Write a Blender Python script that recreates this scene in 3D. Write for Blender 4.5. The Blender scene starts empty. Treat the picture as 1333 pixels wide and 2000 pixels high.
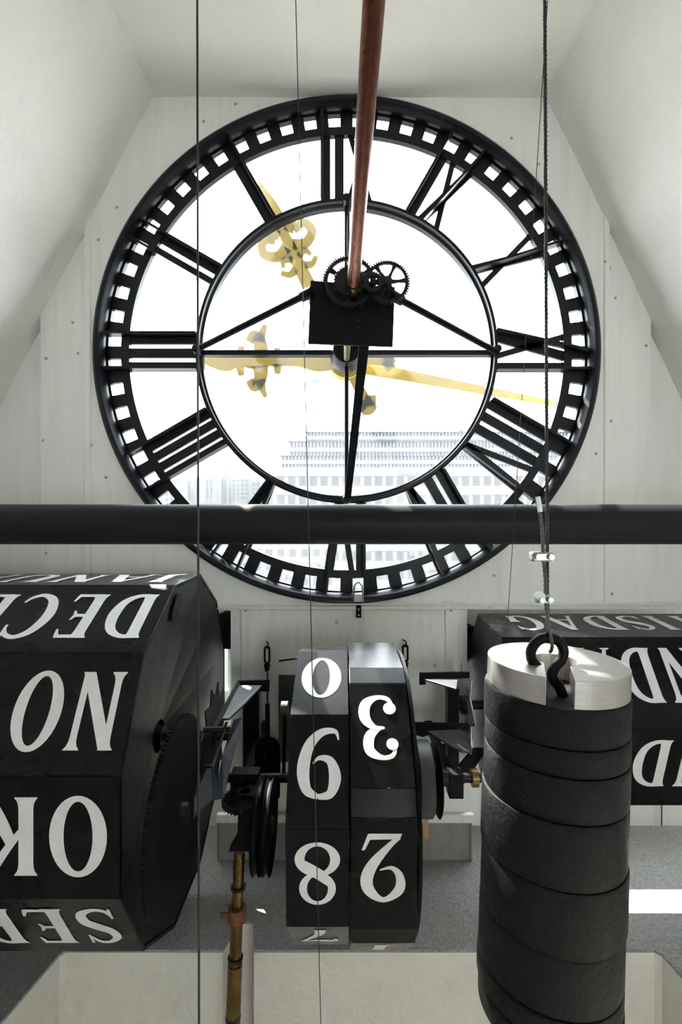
import bpy, bmesh, math, random
from mathutils import Vector, Matrix

random.seed(7)
SC = bpy.context.scene
COL = SC.collection
PI = math.pi
F = 985.0           # focal length in pixels of the 1333x2000 frame
Z0 = 2.9            # camera height above the floor

# ------------------------------------------------------------------ camera
cd = bpy.data.cameras.new('camera')
cam = bpy.data.objects.new('camera', cd); COL.objects.link(cam)
cd.sensor_fit = 'VERTICAL'; cd.sensor_height = 36.0; cd.lens = F/2000*36.0
cd.clip_start = 0.02; cd.clip_end = 3000
cam.location = (0, 0, Z0); cam.rotation_euler = (PI/2, 0, 0)
SC.camera = cam

# ------------------------------------------------------------------ sky, sun, exposure
world = bpy.data.worlds.new('sky'); SC.world = world; world.use_nodes = True
bg = world.node_tree.nodes['Background']
bg.inputs[0].default_value = (0.90, 0.955, 1.0, 1); bg.inputs[1].default_value = 13.0
SUN_AZ, SUN_EL = math.radians(33), math.radians(47)
sd = bpy.data.lights.new('sun', 'SUN'); sd.energy = 40.0; sd.angle = math.radians(0.55); sd.color = (1.0, 0.94, 0.85)
sun = bpy.data.objects.new('sun', sd); COL.objects.link(sun)
to_sun = Vector((-math.sin(SUN_AZ)*math.cos(SUN_EL), math.cos(SUN_AZ)*math.cos(SUN_EL), math.sin(SUN_EL)))
sun.rotation_euler = to_sun.to_track_quat('Z', 'Y').to_euler(); sun.location = to_sun*60
vs = SC.view_settings
vs.view_transform = 'Standard'; vs.look = 'None'; vs.exposure = 0.3; vs.gamma = 1.0; vs.use_curve_mapping = False

# ------------------------------------------------------------------ helpers
def W(px, py, d):
    """point seen at photo pixel (px, py) that lies d metres in front of the camera"""
    return Vector(((px-666.5)/F*d, d, Z0+(1000-py)/F*d))
def X(px, d): return (px-666.5)/F*d
def Zp(py, d): return Z0+(1000-py)/F*d

def tag(o, label=None, cat=None, group=None, kind=None):
    if label: o['label'] = label
    if cat: o['category'] = cat
    if group: o['group'] = group
    if kind: o['kind'] = kind
    return o
def empty(name, loc, label=None, cat=None, group=None, kind=None):
    o = bpy.data.objects.new(name, None); COL.objects.link(o); o.location = loc
    o.empty_display_size = 0.05
    return tag(o, label, cat, group, kind)
def origin_of(o):
    p = Vector((0, 0, 0))
    while o is not None:
        p = p + Vector(o.location); o = o.parent
    return p
def link(name, me, mat, parent=None, loc=(0, 0, 0)):
    o = bpy.data.objects.new(name, me); COL.objects.link(o); o.location = loc
    if mat is not None and not me.materials: me.materials.append(mat)
    if parent is not None: o.parent = parent
    return o

def catmull(pts, n=8, closed=False):
    P = [Vector(p) for p in pts]; out = []
    m = len(P)
    segs = m if closed else m-1
    for i in range(segs):
        if closed: a, b, c, e = P[(i-1) % m], P[i], P[(i+1) % m], P[(i+2) % m]
        else: a, b, c, e = P[max(i-1, 0)], P[i], P[i+1], P[min(i+2, m-1)]
        for k in range(n):
            t = k/n
            out.append(0.5*((2*b)+(c-a)*t+(2*a-5*b+4*c-e)*t*t+(3*b-a-3*c+e)*t**3))
    if not closed: out.append(P[-1].copy())
    return out

class MB:
    def __init__(s): s.v = []; s.f = []
    def add(s, vs, fs):
        b = len(s.v); s.v += [Vector(p) for p in vs]; s.f += [[i+b for i in f] for f in fs]; return s
    def poly(s, pts): return s.add(pts, [list(range(len(pts)))])
    def box(s, x0, x1, y0, y1, z0, z1):
        return s.add([(x, y, z) for x in (x0, x1) for y in (y0, y1) for z in (z0, z1)],
                     [(0, 1, 3, 2), (4, 6, 7, 5), (0, 4, 5, 1), (2, 3, 7, 6), (0, 2, 6, 4), (1, 5, 7, 3)])
    def prism(s, pts, vec):
        n = len(pts); vec = Vector(vec)
        a = [Vector(p) for p in pts]
        return s.add(a+[p+vec for p in a], [list(range(n)), list(range(2*n-1, n-1, -1))]+[[i, (i+1) % n, (i+1) % n+n, i+n] for i in range(n)])
    def ring(s, outer, inner, vec):
        n = len(outer); vec = Vector(vec)
        o = [Vector(p) for p in outer]; i_ = [Vector(p) for p in inner]
        fs = []
        for k in range(n):
            j = (k+1) % n
            fs += [[k, j, n+j, n+k], [2*n+k, 3*n+k, 3*n+j, 2*n+j], [k, 2*n+k, 2*n+j, j], [n+k, n+j, 3*n+j, 3*n+k]]
        return s.add(o+i_+[p+vec for p in o]+[p+vec for p in i_], fs)
    def cyl(s, p0, p1, r0, r1=None, n=20, caps=True):
        p0 = Vector(p0); p1 = Vector(p1); r1 = r0 if r1 is None else r1
        ax = (p1-p0).normalized(); u = ax.orthogonal().normalized(); w = ax.cross(u)
        vs = []
        for p, r in ((p0, r0), (p1, r1)):
            vs += [p+u*(r*math.cos(2*PI*k/n))+w*(r*math.sin(2*PI*k/n)) for k in range(n)]
        fs = [[k, (k+1) % n, n+(k+1) % n, n+k] for k in range(n)]
        if caps: fs += [list(range(n-1, -1, -1)), list(range(n, 2*n))]
        return s.add(vs, fs)
    def tube(s, path, r, n=8, closed=False):
        P = [Vector(p) for p in path]; m = len(P); vs = []; u = None
        for i in range(m):
            if closed: t = P[(i+1) % m]-P[i-1]
            else: t = P[min(i+1, m-1)]-P[max(i-1, 0)]
            t.normalize()
            u = t.orthogonal() if u is None else u-t*u.dot(t)
            u.normalize(); w = t.cross(u)
            rr = r(i/(m-1)) if callable(r) else r
            vs += [P[i]+u*(rr*math.cos(2*PI*k/n))+w*(rr*math.sin(2*PI*k/n)) for k in range(n)]
        fs = []
        for i in range(m if closed else m-1):
            j = (i+1) % m
            fs += [[i*n+k, i*n+(k+1) % n, j*n+(k+1) % n, j*n+k] for k in range(n)]
        if not closed: fs += [list(range(n-1, -1, -1)), [(m-1)*n+k for k in range(n)]]
        return s.add(vs, fs)
    def lathe(s, c, axis, prof, n=48, closed=True):
        """profile of (radius, height along axis); closed joins last to first"""
        c = Vector(c); vs = []
        A = {'x': (Vector((0, 1, 0)), Vector((0, 0, 1)), Vector((1, 0, 0))), 'y': (Vector((1, 0, 0)), Vector((0, 0, 1)), Vector((0, 1, 0))),
             'z': (Vector((1, 0, 0)), Vector((0, 1, 0)), Vector((0, 0, 1)))}[axis]
        m = len(prof)
        for k in range(n):
            a = 2*PI*k/n; e = A[0]*math.cos(a)+A[1]*math.sin(a)
            vs += [c+e*r+A[2]*h for r, h in prof]
        fs = []
        for k in range(n):
            j = (k+1) % n
            for q in range(m if closed else m-1):
                fs.append([k*m+q, j*m+q, j*m+(q+1) % m, k*m+(q+1) % m])
        return s.add(vs, fs)
    def mesh(s, name, off=Vector((0, 0, 0)), smooth=None, weld=True):
        me = bpy.data.meshes.new(name)
        me.from_pydata([tuple(p-off) for p in s.v], [], s.f)
        bm = bmesh.new(); bm.from_mesh(me)
        if weld: bmesh.ops.remove_doubles(bm, verts=bm.verts, dist=1e-6)
        bmesh.ops.dissolve_degenerate(bm, edges=bm.edges, dist=1e-7)
        bmesh.ops.recalc_face_normals(bm, faces=bm.faces); bm.to_mesh(me); bm.free()
        if smooth:
            me.shade_smooth(); me.set_sharp_from_angle(angle=math.radians(smooth))
        return me
    def build(s, name, mat, parent=None, smooth=None, bevel=0):
        off = origin_of(parent) if parent is not None else Vector((0, 0, 0))
        o = link(name, s.mesh(name, off, smooth), mat, parent)
        if bevel:
            b = o.modifiers.new('bevel', 'BEVEL'); b.width = bevel; b.segments = 2; b.limit_method = 'ANGLE'; b.angle_limit = math.radians(40)
        return o

def circ(c, r, axis, n=48, a0=0.0):
    c = Vector(c); out = []
    for k in range(n):
        a = a0+2*PI*k/n; u, w = r*math.cos(a), r*math.sin(a)
        out.append(c+{'x': Vector((0, u, w)), 'y': Vector((u, 0, w)), 'z': Vector((u, w, 0))}[axis])
    return out
AX = {'x': Vector((1, 0, 0)), 'y': Vector((0, 1, 0)), 'z': Vector((0, 0, 1))}
def gear_mb(c, axis, r, teeth, depth, thick, rin, spokes=0, hub=0.02, spoke_w=0.012, a0=0.3):
    m = MB(); outer = []; inner = []
    n = teeth*4
    for k in range(n):
        rr = r if k % 4 in (1, 2) else r-depth
        a = 2*PI*(k+(0.25 if k % 4 in (0, 1) else -0.25))/n
        p = {'x': Vector((0, math.cos(a), math.sin(a))), 'y': Vector((math.cos(a), 0, math.sin(a))), 'z': Vector((math.cos(a), math.sin(a), 0))}[axis]
        outer.append(Vector(c)+p*rr); inner.append(Vector(c)+p*rin)
    m.ring(outer, inner, AX[axis]*thick)
    if spokes:
        c2 = Vector(c)+AX[axis]*thick*0.5
        m.cyl(Vector(c)-AX[axis]*0.006, Vector(c)+AX[axis]*(thick+0.006), hub, n=20)
        for k in range(spokes):
            a = a0+2*PI*k/spokes
            e = {'x': Vector((0, math.cos(a), math.sin(a))), 'y': Vector((math.cos(a), 0, math.sin(a))), 'z': Vector((math.cos(a), math.sin(a), 0))}[axis]
            t = e.cross(AX[axis])
            w0, w1 = spoke_w*0.75, spoke_w*0.45
            rm = (hub+rin)/2
            pts = [Vector(c)+e*hub*0.8+t*w0, Vector(c)+e*rm+t*w1, Vector(c)+e*(rin+0.003)+t*w0*1.2,
                   Vector(c)+e*(rin+0.003)-t*w0*1.2, Vector(c)+e*rm-t*w1, Vector(c)+e*hub*0.8-t*w0]
            m.prism([p+AX[axis]*thick*0.15 for p in pts], AX[axis]*thick*0.7)
    return m

# ------------------------------------------------------------------ materials
def material(name, color, rough=0.5, metal=0.0, color2=None, nscale=6.0, mix=(0.35, 0.7), bump=0.0, bscale=80.0, stretch=(1, 1, 1), spec=0.5, rvar=0.0, detail=6, bdist=0.004):
    m = bpy.data.materials.new(name); m.use_nodes = True
    nt = m.node_tree; b = nt.nodes['Principled BSDF']
    b.inputs['Base Color'].default_value = (*color, 1); b.inputs['Roughness'].default_value = rough
    b.inputs['Metallic'].default_value = metal; b.inputs['Specular IOR Level'].default_value = spec
    if color2 or bump or rvar:
        tc = nt.nodes.new('ShaderNodeTexCoord'); mp = nt.nodes.new('ShaderNodeMapping')
        mp.inputs['Scale'].default_value = stretch
        geo = nt.nodes.new('ShaderNodeNewGeometry')
        nt.links.new(geo.outputs['Position'], mp.inputs['Vector'])
    if color2 or rvar:
        nz = nt.nodes.new('ShaderNodeTexNoise'); nz.inputs['Scale'].default_value = nscale; nz.inputs['Detail'].default_value = detail; nz.inputs['Roughness'].default_value = 0.65
        nt.links.new(mp.outputs[0], nz.inputs['Vector'])
        mr = nt.nodes.new('ShaderNodeMapRange'); mr.inputs[1].default_value = mix[0]; mr.inputs[2].default_value = mix[1]
        nt.links.new(nz.outputs[0], mr.inputs[0])
        if color2:
            mx = nt.nodes.new('ShaderNodeMix'); mx.data_type = 'RGBA'
            mx.inputs[6].default_value = (*color, 1); mx.inputs[7].default_value = (*color2, 1)
            nt.links.new(mr.outputs[0], mx.inputs[0]); nt.links.new(mx.outputs[2], b.inputs['Base Color'])
        if rvar:
            m2 = nt.nodes.new('ShaderNodeMapRange'); m2.inputs[3].default_value = max(0.03, rough-rvar); m2.inputs[4].default_value = min(1, rough+rvar)
            nt.links.new(mr.outputs[0], m2.inputs[0]); nt.links.new(m2.outputs[0], b.inputs['Roughness'])
    if bump:
        n2 = nt.nodes.new('ShaderNodeTexNoise'); n2.inputs['Scale'].default_value = bscale; n2.inputs['Detail'].default_value = 8; n2.inputs['Roughness'].default_value = 0.7
        bp = nt.nodes.new('ShaderNodeBump'); bp.inputs['Strength'].default_value = bump; bp.inputs['Distance'].default_value = bdist
        nt.links.new(geo.outputs['Position'], n2.inputs['Vector']); nt.links.new(n2.outputs[0], bp.inputs['Height']); nt.links.new(bp.outputs[0], b.inputs['Normal'])
    return m

M = {}
M['plaster'] = material('plaster', (0.86, 0.84, 0.80), 0.9, color2=(0.82, 0.80, 0.76), nscale=2.5, bump=0.55, bscale=38, bdist=0.010, spec=0.2)
M['panel'] = material('painted_panel', (0.86, 0.86, 0.82), 0.5, color2=(0.76, 0.76, 0.72), nscale=3.0, mix=(0.45, 0.85), stretch=(6, 6, 0.5), bump=0.05, bscale=30, spec=0.35)
M['panel_low'] = material('grimy_panel', (0.84, 0.84, 0.79), 0.55, color2=(0.62, 0.62, 0.57), nscale=5.0, mix=(0.5, 0.85), stretch=(4, 4, 0.6), bump=0.05, bscale=30, spec=0.35)
M['concrete'] = material('concrete', (0.36, 0.35, 0.335), 0.92, color2=(0.19, 0.185, 0.18), nscale=80, mix=(0.40, 0.75), bump=0.6, bscale=60, bdist=0.008, spec=0.2)
M['ledge_face'] = material('painted_concrete', (0.84, 0.81, 0.73), 0.9, color2=(0.76, 0.73, 0.65), nscale=9, mix=(0.4, 0.75), bump=0.9, bscale=22, bdist=0.014, spec=0.2)
M['floor'] = material('floor_concrete', (0.66, 0.63, 0.58), 0.9, color2=(0.56, 0.54, 0.50), nscale=4, bump=0.3, bscale=40)
M['screw'] = material('dull_screw', (0.42, 0.42, 0.40), 0.5)
M['iron'] = material('cast_iron', (0.0045, 0.0055, 0.009), 0.36, color2=(0.008, 0.0095, 0.0145), nscale=18, bump=0.15, bscale=120, bdist=0.002, spec=0.25)
M['iron_rough'] = material('weight_iron', (0.0030, 0.0031, 0.0038), 0.36, color2=(0.0050, 0.0052, 0.0062), nscale=40, bump=0.8, bscale=65, bdist=0.006, rvar=0.08, spec=0.17)
M['black_metal'] = material('black_metal', (0.003, 0.0033, 0.0045), 0.5, color2=(0.006, 0.0066, 0.008), nscale=25, spec=0.12)
M['oily'] = material('oily_steel', (0.008, 0.0083, 0.0095), 0.4, color2=(0.024, 0.020, 0.015), nscale=40, mix=(0.5, 0.8), spec=0.25)
M['drum'] = material('drum_paint', (0.0032, 0.0035, 0.0046), 0.27, color2=(0.0044, 0.0047, 0.0058), nscale=4, rvar=0.025, spec=0.17)
M['drum_end'] = material('drum_end_paint', (0.005, 0.0052, 0.006), 0.42, color2=(0.014, 0.0143, 0.0155), nscale=6, mix=(0.5, 0.85), stretch=(1, 2, 2), rvar=0.06, spec=0.2)
M['skirting'] = material('dark_skirting', (0.30, 0.29, 0.265), 0.6, color2=(0.22, 0.215, 0.20), nscale=6, stretch=(4, 4, 0.6))
M['letter'] = material('letter_paint', (0.78, 0.78, 0.76), 0.5, color2=(0.70, 0.70, 0.69), nscale=16)
M['steel'] = material('machined_steel', (0.50, 0.475, 0.45), 0.38, metal=0.72, color2=(0.42, 0.40, 0.38), nscale=3, stretch=(1, 1, 60))
M['galv'] = material('galvanised', (0.50, 0.52, 0.52), 0.25, metal=0.95, color2=(0.30, 0.31, 0.32), nscale=60)
M['copper'] = material('copper_rod', (0.17, 0.052, 0.028), 0.28, metal=0.6, color2=(0.11, 0.034, 0.020), nscale=8, stretch=(10, 0.6, 10), rvar=0.05)
M['brass'] = material('brass', (0.20, 0.13, 0.04), 0.33, metal=0.9, color2=(0.055, 0.035, 0.015), nscale=14, mix=(0.35, 0.65))
M['rust'] = material('rusty_clamp', (0.20, 0.075, 0.025), 0.6, metal=0.3, color2=(0.10, 0.04, 0.02), nscale=40)
M['pipe'] = material('pipe_paint', (0.0095, 0.0103, 0.0140), 0.5, color2=(0.0110, 0.0118, 0.0155), nscale=5, spec=0.16)
M['cable'] = material('steel_cable', (0.03, 0.03, 0.03), 0.5, metal=0.4)
M['cable_light'] = material('twisted_steel_cable', (0.11, 0.115, 0.10), 0.45, metal=0.6)
M['tape_white'] = material('white_tape', (0.85, 0.85, 0.85), 0.7)
M['tape_orange'] = material('orange_tape', (0.55, 0.33, 0.14), 0.6)
M['grey_paint'] = material('grey_bracket_paint', (0.060, 0.062, 0.065), 0.45, color2=(0.025, 0.027, 0.032), nscale=12, mix=(0.4, 0.7))
M['skylit_steel'] = material('skylit_plate', (0.035, 0.043, 0.060), 0.45, color2=(0.012, 0.014, 0.020), nscale=10, mix=(0.4, 0.7))  # blue of the sky light is mixed into the plate colour
M['facade'] = material('pale_facade', (0.053, 0.055, 0.061), 0.8, color2=(0.050, 0.052, 0.058), nscale=0.05)
M['facade_glass'] = material('facade_window', (0.024, 0.0245, 0.027), 0.6, color2=(0.028, 0.0285, 0.031), nscale=0.2, mix=(0.3, 0.7), spec=0.1)
M['tier'] = material('tier_cladding', (0.022, 0.024, 0.031), 0.7, color2=(0.027, 0.029, 0.036), nscale=0.2, spec=0.1)
M['mullion'] = material('mullion', (0.048, 0.051, 0.060), 0.6)
M['sign_blue'] = material('sign_blue', (0.012, 0.022, 0.042), 0.6)
M['sign_white'] = material('sign_white', (0.058, 0.060, 0.064), 0.6)
M['far'] = material('far_city', (0.056, 0.061, 0.066), 0.9, color2=(0.046, 0.051, 0.055), nscale=0.03)
M['far_roof'] = material('far_roof', (0.046, 0.050, 0.051), 0.9)
M['pink'] = material('pink_render', (0.055, 0.020, 0.024), 0.8)
M['street'] = material('street', (0.07, 0.07, 0.073), 0.9, color2=(0.08, 0.08, 0.08), nscale=0.06)
M['flag'] = material('flag_cloth', (0.055, 0.078, 0.11), 0.8)

def yellow_hand_mat():
    m = material('yellow_hand_glare_paint', (0.50, 0.37, 0.006), 0.6, color2=(0.42, 0.34, 0.04), nscale=7)
    nt = m.node_tree; b = nt.nodes['Principled BSDF']; out = nt.nodes['Material Output']
    tr = nt.nodes.new('ShaderNodeBsdfTranslucent'); tr.inputs[0].default_value = (0.34, 0.26, 0.006, 1)  # translucency added to brighten the yellow, standing in for glare
    mx = nt.nodes.new('ShaderNodeMixShader'); mx.inputs[0].default_value = 0.40
    nt.links.new(b.outputs[0], mx.inputs[1]); nt.links.new(tr.outputs[0], mx.inputs[2]); nt.links.new(mx.outputs[0], out.inputs[0])
    return m
M['hand'] = yellow_hand_mat()

def dirty_glass(name, dirt):
    m = bpy.data.materials.new(name); m.use_nodes = True; nt = m.node_tree; nt.nodes.clear()
    out = nt.nodes.new('ShaderNodeOutputMaterial')
    tp = nt.nodes.new('ShaderNodeBsdfTransparent'); tp.inputs[0].default_value = (0.96, 0.975, 0.97, 1)
    tl = nt.nodes.new('ShaderNodeBsdfTranslucent'); tl.inputs[0].default_value = (0.9, 0.92, 0.94, 1)
    gl = nt.nodes.new('ShaderNodeBsdfGlossy'); gl.inputs['Roughness'].default_value = 0.02
    lw = nt.nodes.new('ShaderNodeLayerWeight'); lw.inputs[0].default_value = 0.5
    pw = nt.nodes.new('ShaderNodeMath'); pw.operation = 'POWER'; pw.inputs[1].default_value = 5.0
    nt.links.new(lw.outputs['Facing'], pw.inputs[0])
    fr = nt.nodes.new('ShaderNodeMath'); fr.operation = 'MULTIPLY_ADD'; fr.inputs[1].default_value = 0.5; fr.inputs[2].default_value = 0.008
    nt.links.new(pw.outputs[0], fr.inputs[0])
    geo = nt.nodes.new('ShaderNodeNewGeometry')
    nz = nt.nodes.new('ShaderNodeTexNoise'); nz.inputs['Scale'].default_value = 5; nz.inputs['Detail'].default_value = 9; nz.inputs['Roughness'].default_value = 0.7
    mp = nt.nodes.new('ShaderNodeMapping'); mp.inputs['Scale'].default_value = (2.5, 1, 0.5)
    nt.links.new(geo.outputs['Position'], mp.inputs[0]); nt.links.new(mp.outputs[0], nz.inputs['Vector'])
    mr = nt.nodes.new('ShaderNodeMapRange'); mr.inputs[1].default_value = 0.3; mr.inputs[2].default_value = 0.75
    mr.inputs[3].default_value = dirt*0.75; mr.inputs[4].default_value = dirt*1.4
    nt.links.new(nz.outputs[0], mr.inputs[0])
    a = nt.nodes.new('ShaderNodeMixShader'); nt.links.new(mr.outputs[0], a.inputs[0]); nt.links.new(tp.outputs[0], a.inputs[1]); nt.links.new(tl.outputs[0], a.inputs[2])
    b = nt.nodes.new('ShaderNodeMixShader'); nt.links.new(fr.outputs[0], b.inputs[0]); nt.links.new(a.outputs[0], b.inputs[1]); nt.links.new(gl.outputs[0], b.inputs[2])
    nt.links.new(b.outputs[0], out.inputs[0])
    return m
M['glass'] = dirty_glass('dusty_glass', 0.013)
M['clear'] = dirty_glass('clear_glass', 0.01)

# ================================================================== THE ROOM
YW = 2.75      # dial wall
YR = 3.03      # recess behind the drums
CX, CZ, CR = X(677.5, YW), Zp(685, YW), 492/F*YW
ZL = Z0-1.884  # ledge top
ZLIP = Zp(1182, YW)
ZC = Z0+2.262  # ceiling
YB = -2.8
XL0, XR0 = X(300, YW), X(1068, YW)

def rough_plane(name, a, b, c, d, mat, nu, nv, amp):
    """slightly uneven plastered sheet between four corners"""
    a, b, c, d = map(Vector, (a, b, c, d)); m = MB(); nrm = (b-a).cross(d-a).normalized()
    from mathutils import noise
    vs = []
    for i in range(nu+1):
        for j in range(nv+1):
            p = (a*(1-i/nu)+b*i/nu)*(1-j/nv)+(d*(1-i/nu)+c*i/nu)*j/nv
            q = p+nrm*amp*(noise.noise(p*1.7)+0.5*noise.noise(p*6.0))
            vs.append(q)
    m.add(vs, [[i*(nv+1)+j, (i+1)*(nv+1)+j, (i+1)*(nv+1)+j+1, i*(nv+1)+j+1] for i in range(nu) for j in range(nv)])
    o = link(name, m.mesh(name, smooth=60), mat); tag(o, kind='structure'); return o

SL, SR = -0.530, 0.482     # run of the sloping walls per metre of fall
rough_plane('ceiling', (XL0-0.15, YB, ZC), (XL0-0.15, 2.85, ZC), (XR0+0.15, 2.85, ZC), (XR0+0.15, YB, ZC), M['plaster'], 60, 30, 0.008)
rough_plane('wall_left', (XL0-SL*0.15, YB, ZC+0.15), (XL0-SL*0.15, 2.85, ZC+0.15), (XL0+SL*5.2, 2.85, ZC-5.2), (XL0+SL*5.2, YB, ZC-5.2), M['plaster'], 70, 70, 0.010)
rough_plane('wall_right', (XR0-SR*0.15, YB, ZC+0.15), (XR0-SR*0.15, 2.85, ZC+0.15), (XR0+SR*5.2, 2.85, ZC-5.2), (XR0+SR*5.2, YB, ZC-5.2), M['plaster'], 70, 70, 0.010)
fl = MB().box(-4.2, 4.2, YB, 3.2, -0.1, 0.0).build('floor', M['floor']); tag(fl, kind='structure')
# back of the tower room: the opposite face of the tower, with an unseen window added for fill light
rear = empty('wall_rear', (0, YB, 0), kind='structure')
RW = (0.72, 1.95, Z0-0.80, Z0+0.42)
m = MB(); m.box(-4.2, RW[0], YB-0.2, YB, 0, ZC+0.1); m.box(RW[1], 4.2, YB-0.2, YB, 0, ZC+0.1); m.box(RW[0], RW[1], YB-0.2, YB, 0, RW[2]); m.box(RW[0], RW[1], YB-0.2, YB, RW[3], ZC+0.1)
m.build('masonry', M['plaster'], rear)
wr = MB()
for x in (RW[0]+0.03, (RW[0]+RW[1])/2, RW[1]-0.03): wr.box(x-0.03, x+0.03, YB-0.12, YB-0.06, RW[2], RW[3])
wr.box(RW[0], RW[1], YB-0.12, YB-0.06, RW[2], RW[2]+0.06); wr.box(RW[0], RW[1], YB-0.12, YB-0.06, RW[3]-0.06, RW[3])
w1 = wr.build('window_2', M['panel']); tag(w1, kind='structure')  # window added behind the camera to brighten front-facing surfaces
MB().box(RW[0], RW[1], YB-0.1, YB-0.092, RW[2], RW[3]).build('pane', M['clear'], w1)

# --- dial wall: sheet-metal panels
wall = empty('wall_back', (CX, YW, ZLIP), kind='structure')
def rect_circle_panel(x0, x1, z0, z1, y, r, t):
    m = MB(); n = 96; outer = []; inner = []
    for k in range(n):
        a = 2*PI*k/n; ca, sa = math.cos(a), math.sin(a)
        tx = ((x1 if ca > 0 else x0)-CX)/ca if abs(ca) > 1e-6 else 1e9
        tz = ((z1 if sa > 0 else z0)-CZ)/sa if abs(sa) > 1e-6 else 1e9
        q = min(tx, tz); outer.append(Vector((CX+ca*q, y, CZ+sa*q))); inner.append(Vector((CX+ca*r, y, CZ+sa*r)))
    for cx, cz in ((x0, z0), (x1, z0), (x0, z1), (x1, z1)):      # snap the nearest ray to the corner
        k = min(range(n), key=lambda i: (outer[i]-Vector((cx, y, cz))).length); outer[k] = Vector((cx, y, cz))
    m.ring(outer, inner, (0, t, 0)); return m
xa, xb = X(178, YW), X(1180, YW)
rect_circle_panel(xa, xb, ZLIP, ZC+0.15, YW, CR-0.012, 0.05).build('dial_panel', M['panel'], wall)
MB().box(X(165, YW), xa, YW-0.010, YW+0.06, ZLIP, ZC+0.15).build('rib', M['panel'], wall, bevel=0.006)
MB().box(xb, X(1191, YW), YW-0.010, YW+0.06, ZLIP, ZC+0.15).build('rib', M['panel'], wall, bevel=0.006)
MB().box(X(75, YW), X(165, YW), YW+0.015, YW+0.09, ZLIP, ZC+0.1).build('panel', M['panel'], wall, bevel=0.004)
MB().box(X(1191, YW), X(1276, YW), YW+0.015, YW+0.09, ZLIP, ZC+0.1).build('panel', M['panel'], wall, bevel=0.004)
MB().box(-4.0, X(75, YW), YW+0.07, YW+0.12, ZLIP, ZC+0.1).build('panel', M['panel'], wall)
MB().box(X(1276, YW), 4.0, YW+0.07, YW+0.12, ZLIP, ZC+0.1).build('panel', M['panel'], wall)
MB().box(-4.0, 4.0, YW-0.016, YR+0.06, ZLIP-0.022, ZLIP).build('lip', M['panel_low'], wall, bevel=0.004)
# lower centre box with the opening for the day number
PL, PR = X(451, YW), X(913, YW)
ZLP = ZLIP-0.022
NW = (-0.19, 0.25, Z0-1.13, Z0-0.86)
m = MB(); m.box(PL, NW[0], YW, YW+0.03, ZL, ZLP); m.box(NW[1], PR, YW, YW+0.03, ZL, ZLP); m.box(NW[0], NW[1], YW, YW+0.03, ZL, NW[2]); m.box(NW[0], NW[1], YW, YW+0.03, NW[3], ZLP)
m.build('lower_panel', M['panel_low'], wall)
MB().box(PL, PL+0.02, YW+0.03, YR, ZL, ZLP).build('return_panel', M['panel_low'], wall)
MB().box(PR-0.02, PR, YW+0.03, YR, ZL, ZLP).build('return_panel', M['panel_low'], wall)
for a, b in ((472, 489), (870, 893)):
    MB().box(X(a, YW), X(b, YW), YW-0.014, YW, Z0-1.30, ZLP).build('strap', M['panel_low'], wall, bevel=0.003)
MB().box(X(545, YW), X(578, YW), YW-0.010, YW, Z0-1.36, Zp(1318, YW)).build('cover_plate', M['grey_paint'], wall, bevel=0.002)
m = MB(); m.box(X(426, YW), PR+0.03, YW-0.03, YW, Zp(1608, YW-.03), Zp(1592, YW-.03))
m.build('frame_rail', M['panel_low'], wall, bevel=0.003)
MB().box(X(430, YW), PR+0.02, YW-0.018, YW-0.004, ZL, Zp(1608, YW-.03)).build('skirting_board', M['skirting'], wall)
for px in (426, 921):
    MB().box(X(px-1.5, YW-.03), X(px+1.5, YW-.03), YW-0.032, YW-0.006, ZL, Zp(1608, YW-.03)).build('edge_strip', M['galv'], wall)  # bright metal strip added to stand for a slit of daylight
MB().box(X(827, YW-.04), X(838, YW-.04), YW-0.036, YW-0.030, Zp(1640, YW-.04), Zp(1603, YW-.04)).build('tape', M['tape_orange'], wall)
# recessed walls behind the month and weekday drums, each with its window
def recess(x0, x1, wx0, wx1, wz0, wz1, n):
    m = MB()
    for a in ((x0, wx0, ZL, ZLP), (wx1, x1, ZL, ZLP), (wx0, wx1, ZL, wz0), (wx0, wx1, wz1, ZLP)): m.box(a[0], a[1], YR, YR+0.05, a[2], a[3])
    m.build('recess_panel', M['panel_low'], wall)
    w = MB(); e = 0.018
    w.box(wx0, wx1, YR-0.006, YR+0.05, wz0, wz0+e); w.box(wx0, wx1, YR-0.006, YR+0.05, wz1-e, wz1); w.box(wx0, wx0+e, YR-0.006, YR+0.05, wz0+e, wz1-e); w.box(wx1-e, wx1, YR-0.006, YR+0.05, wz0+e, wz1-e)
    o = w.build('window_%d' % n, M['panel_low']); tag(o, kind='structure')
    MB().box(wx0+e, wx1-e, YR+0.02, YR+0.026, wz0+e, wz1-e).build('pane', M['clear'], o)
recess(-4.0, PL, -2.15, X(452, YR), Z0-1.09, Z0-0.78, 3)
recess(PR, 4.0, X(905, YR), 2.3, Z0-1.25, Z0-0.78, 4)
w = MB().box(NW[0], NW[1], YW+0.02, YW+0.024, NW[2], NW[3]).build('window_5', M['clear']); tag(w, kind='structure')
MB().box(X(1293, YR)-0.003, X(1293, YR)+0.003, YR-0.004, YR, ZL, Z0-1.25).build('joint', M['grey_paint'], wall)
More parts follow.
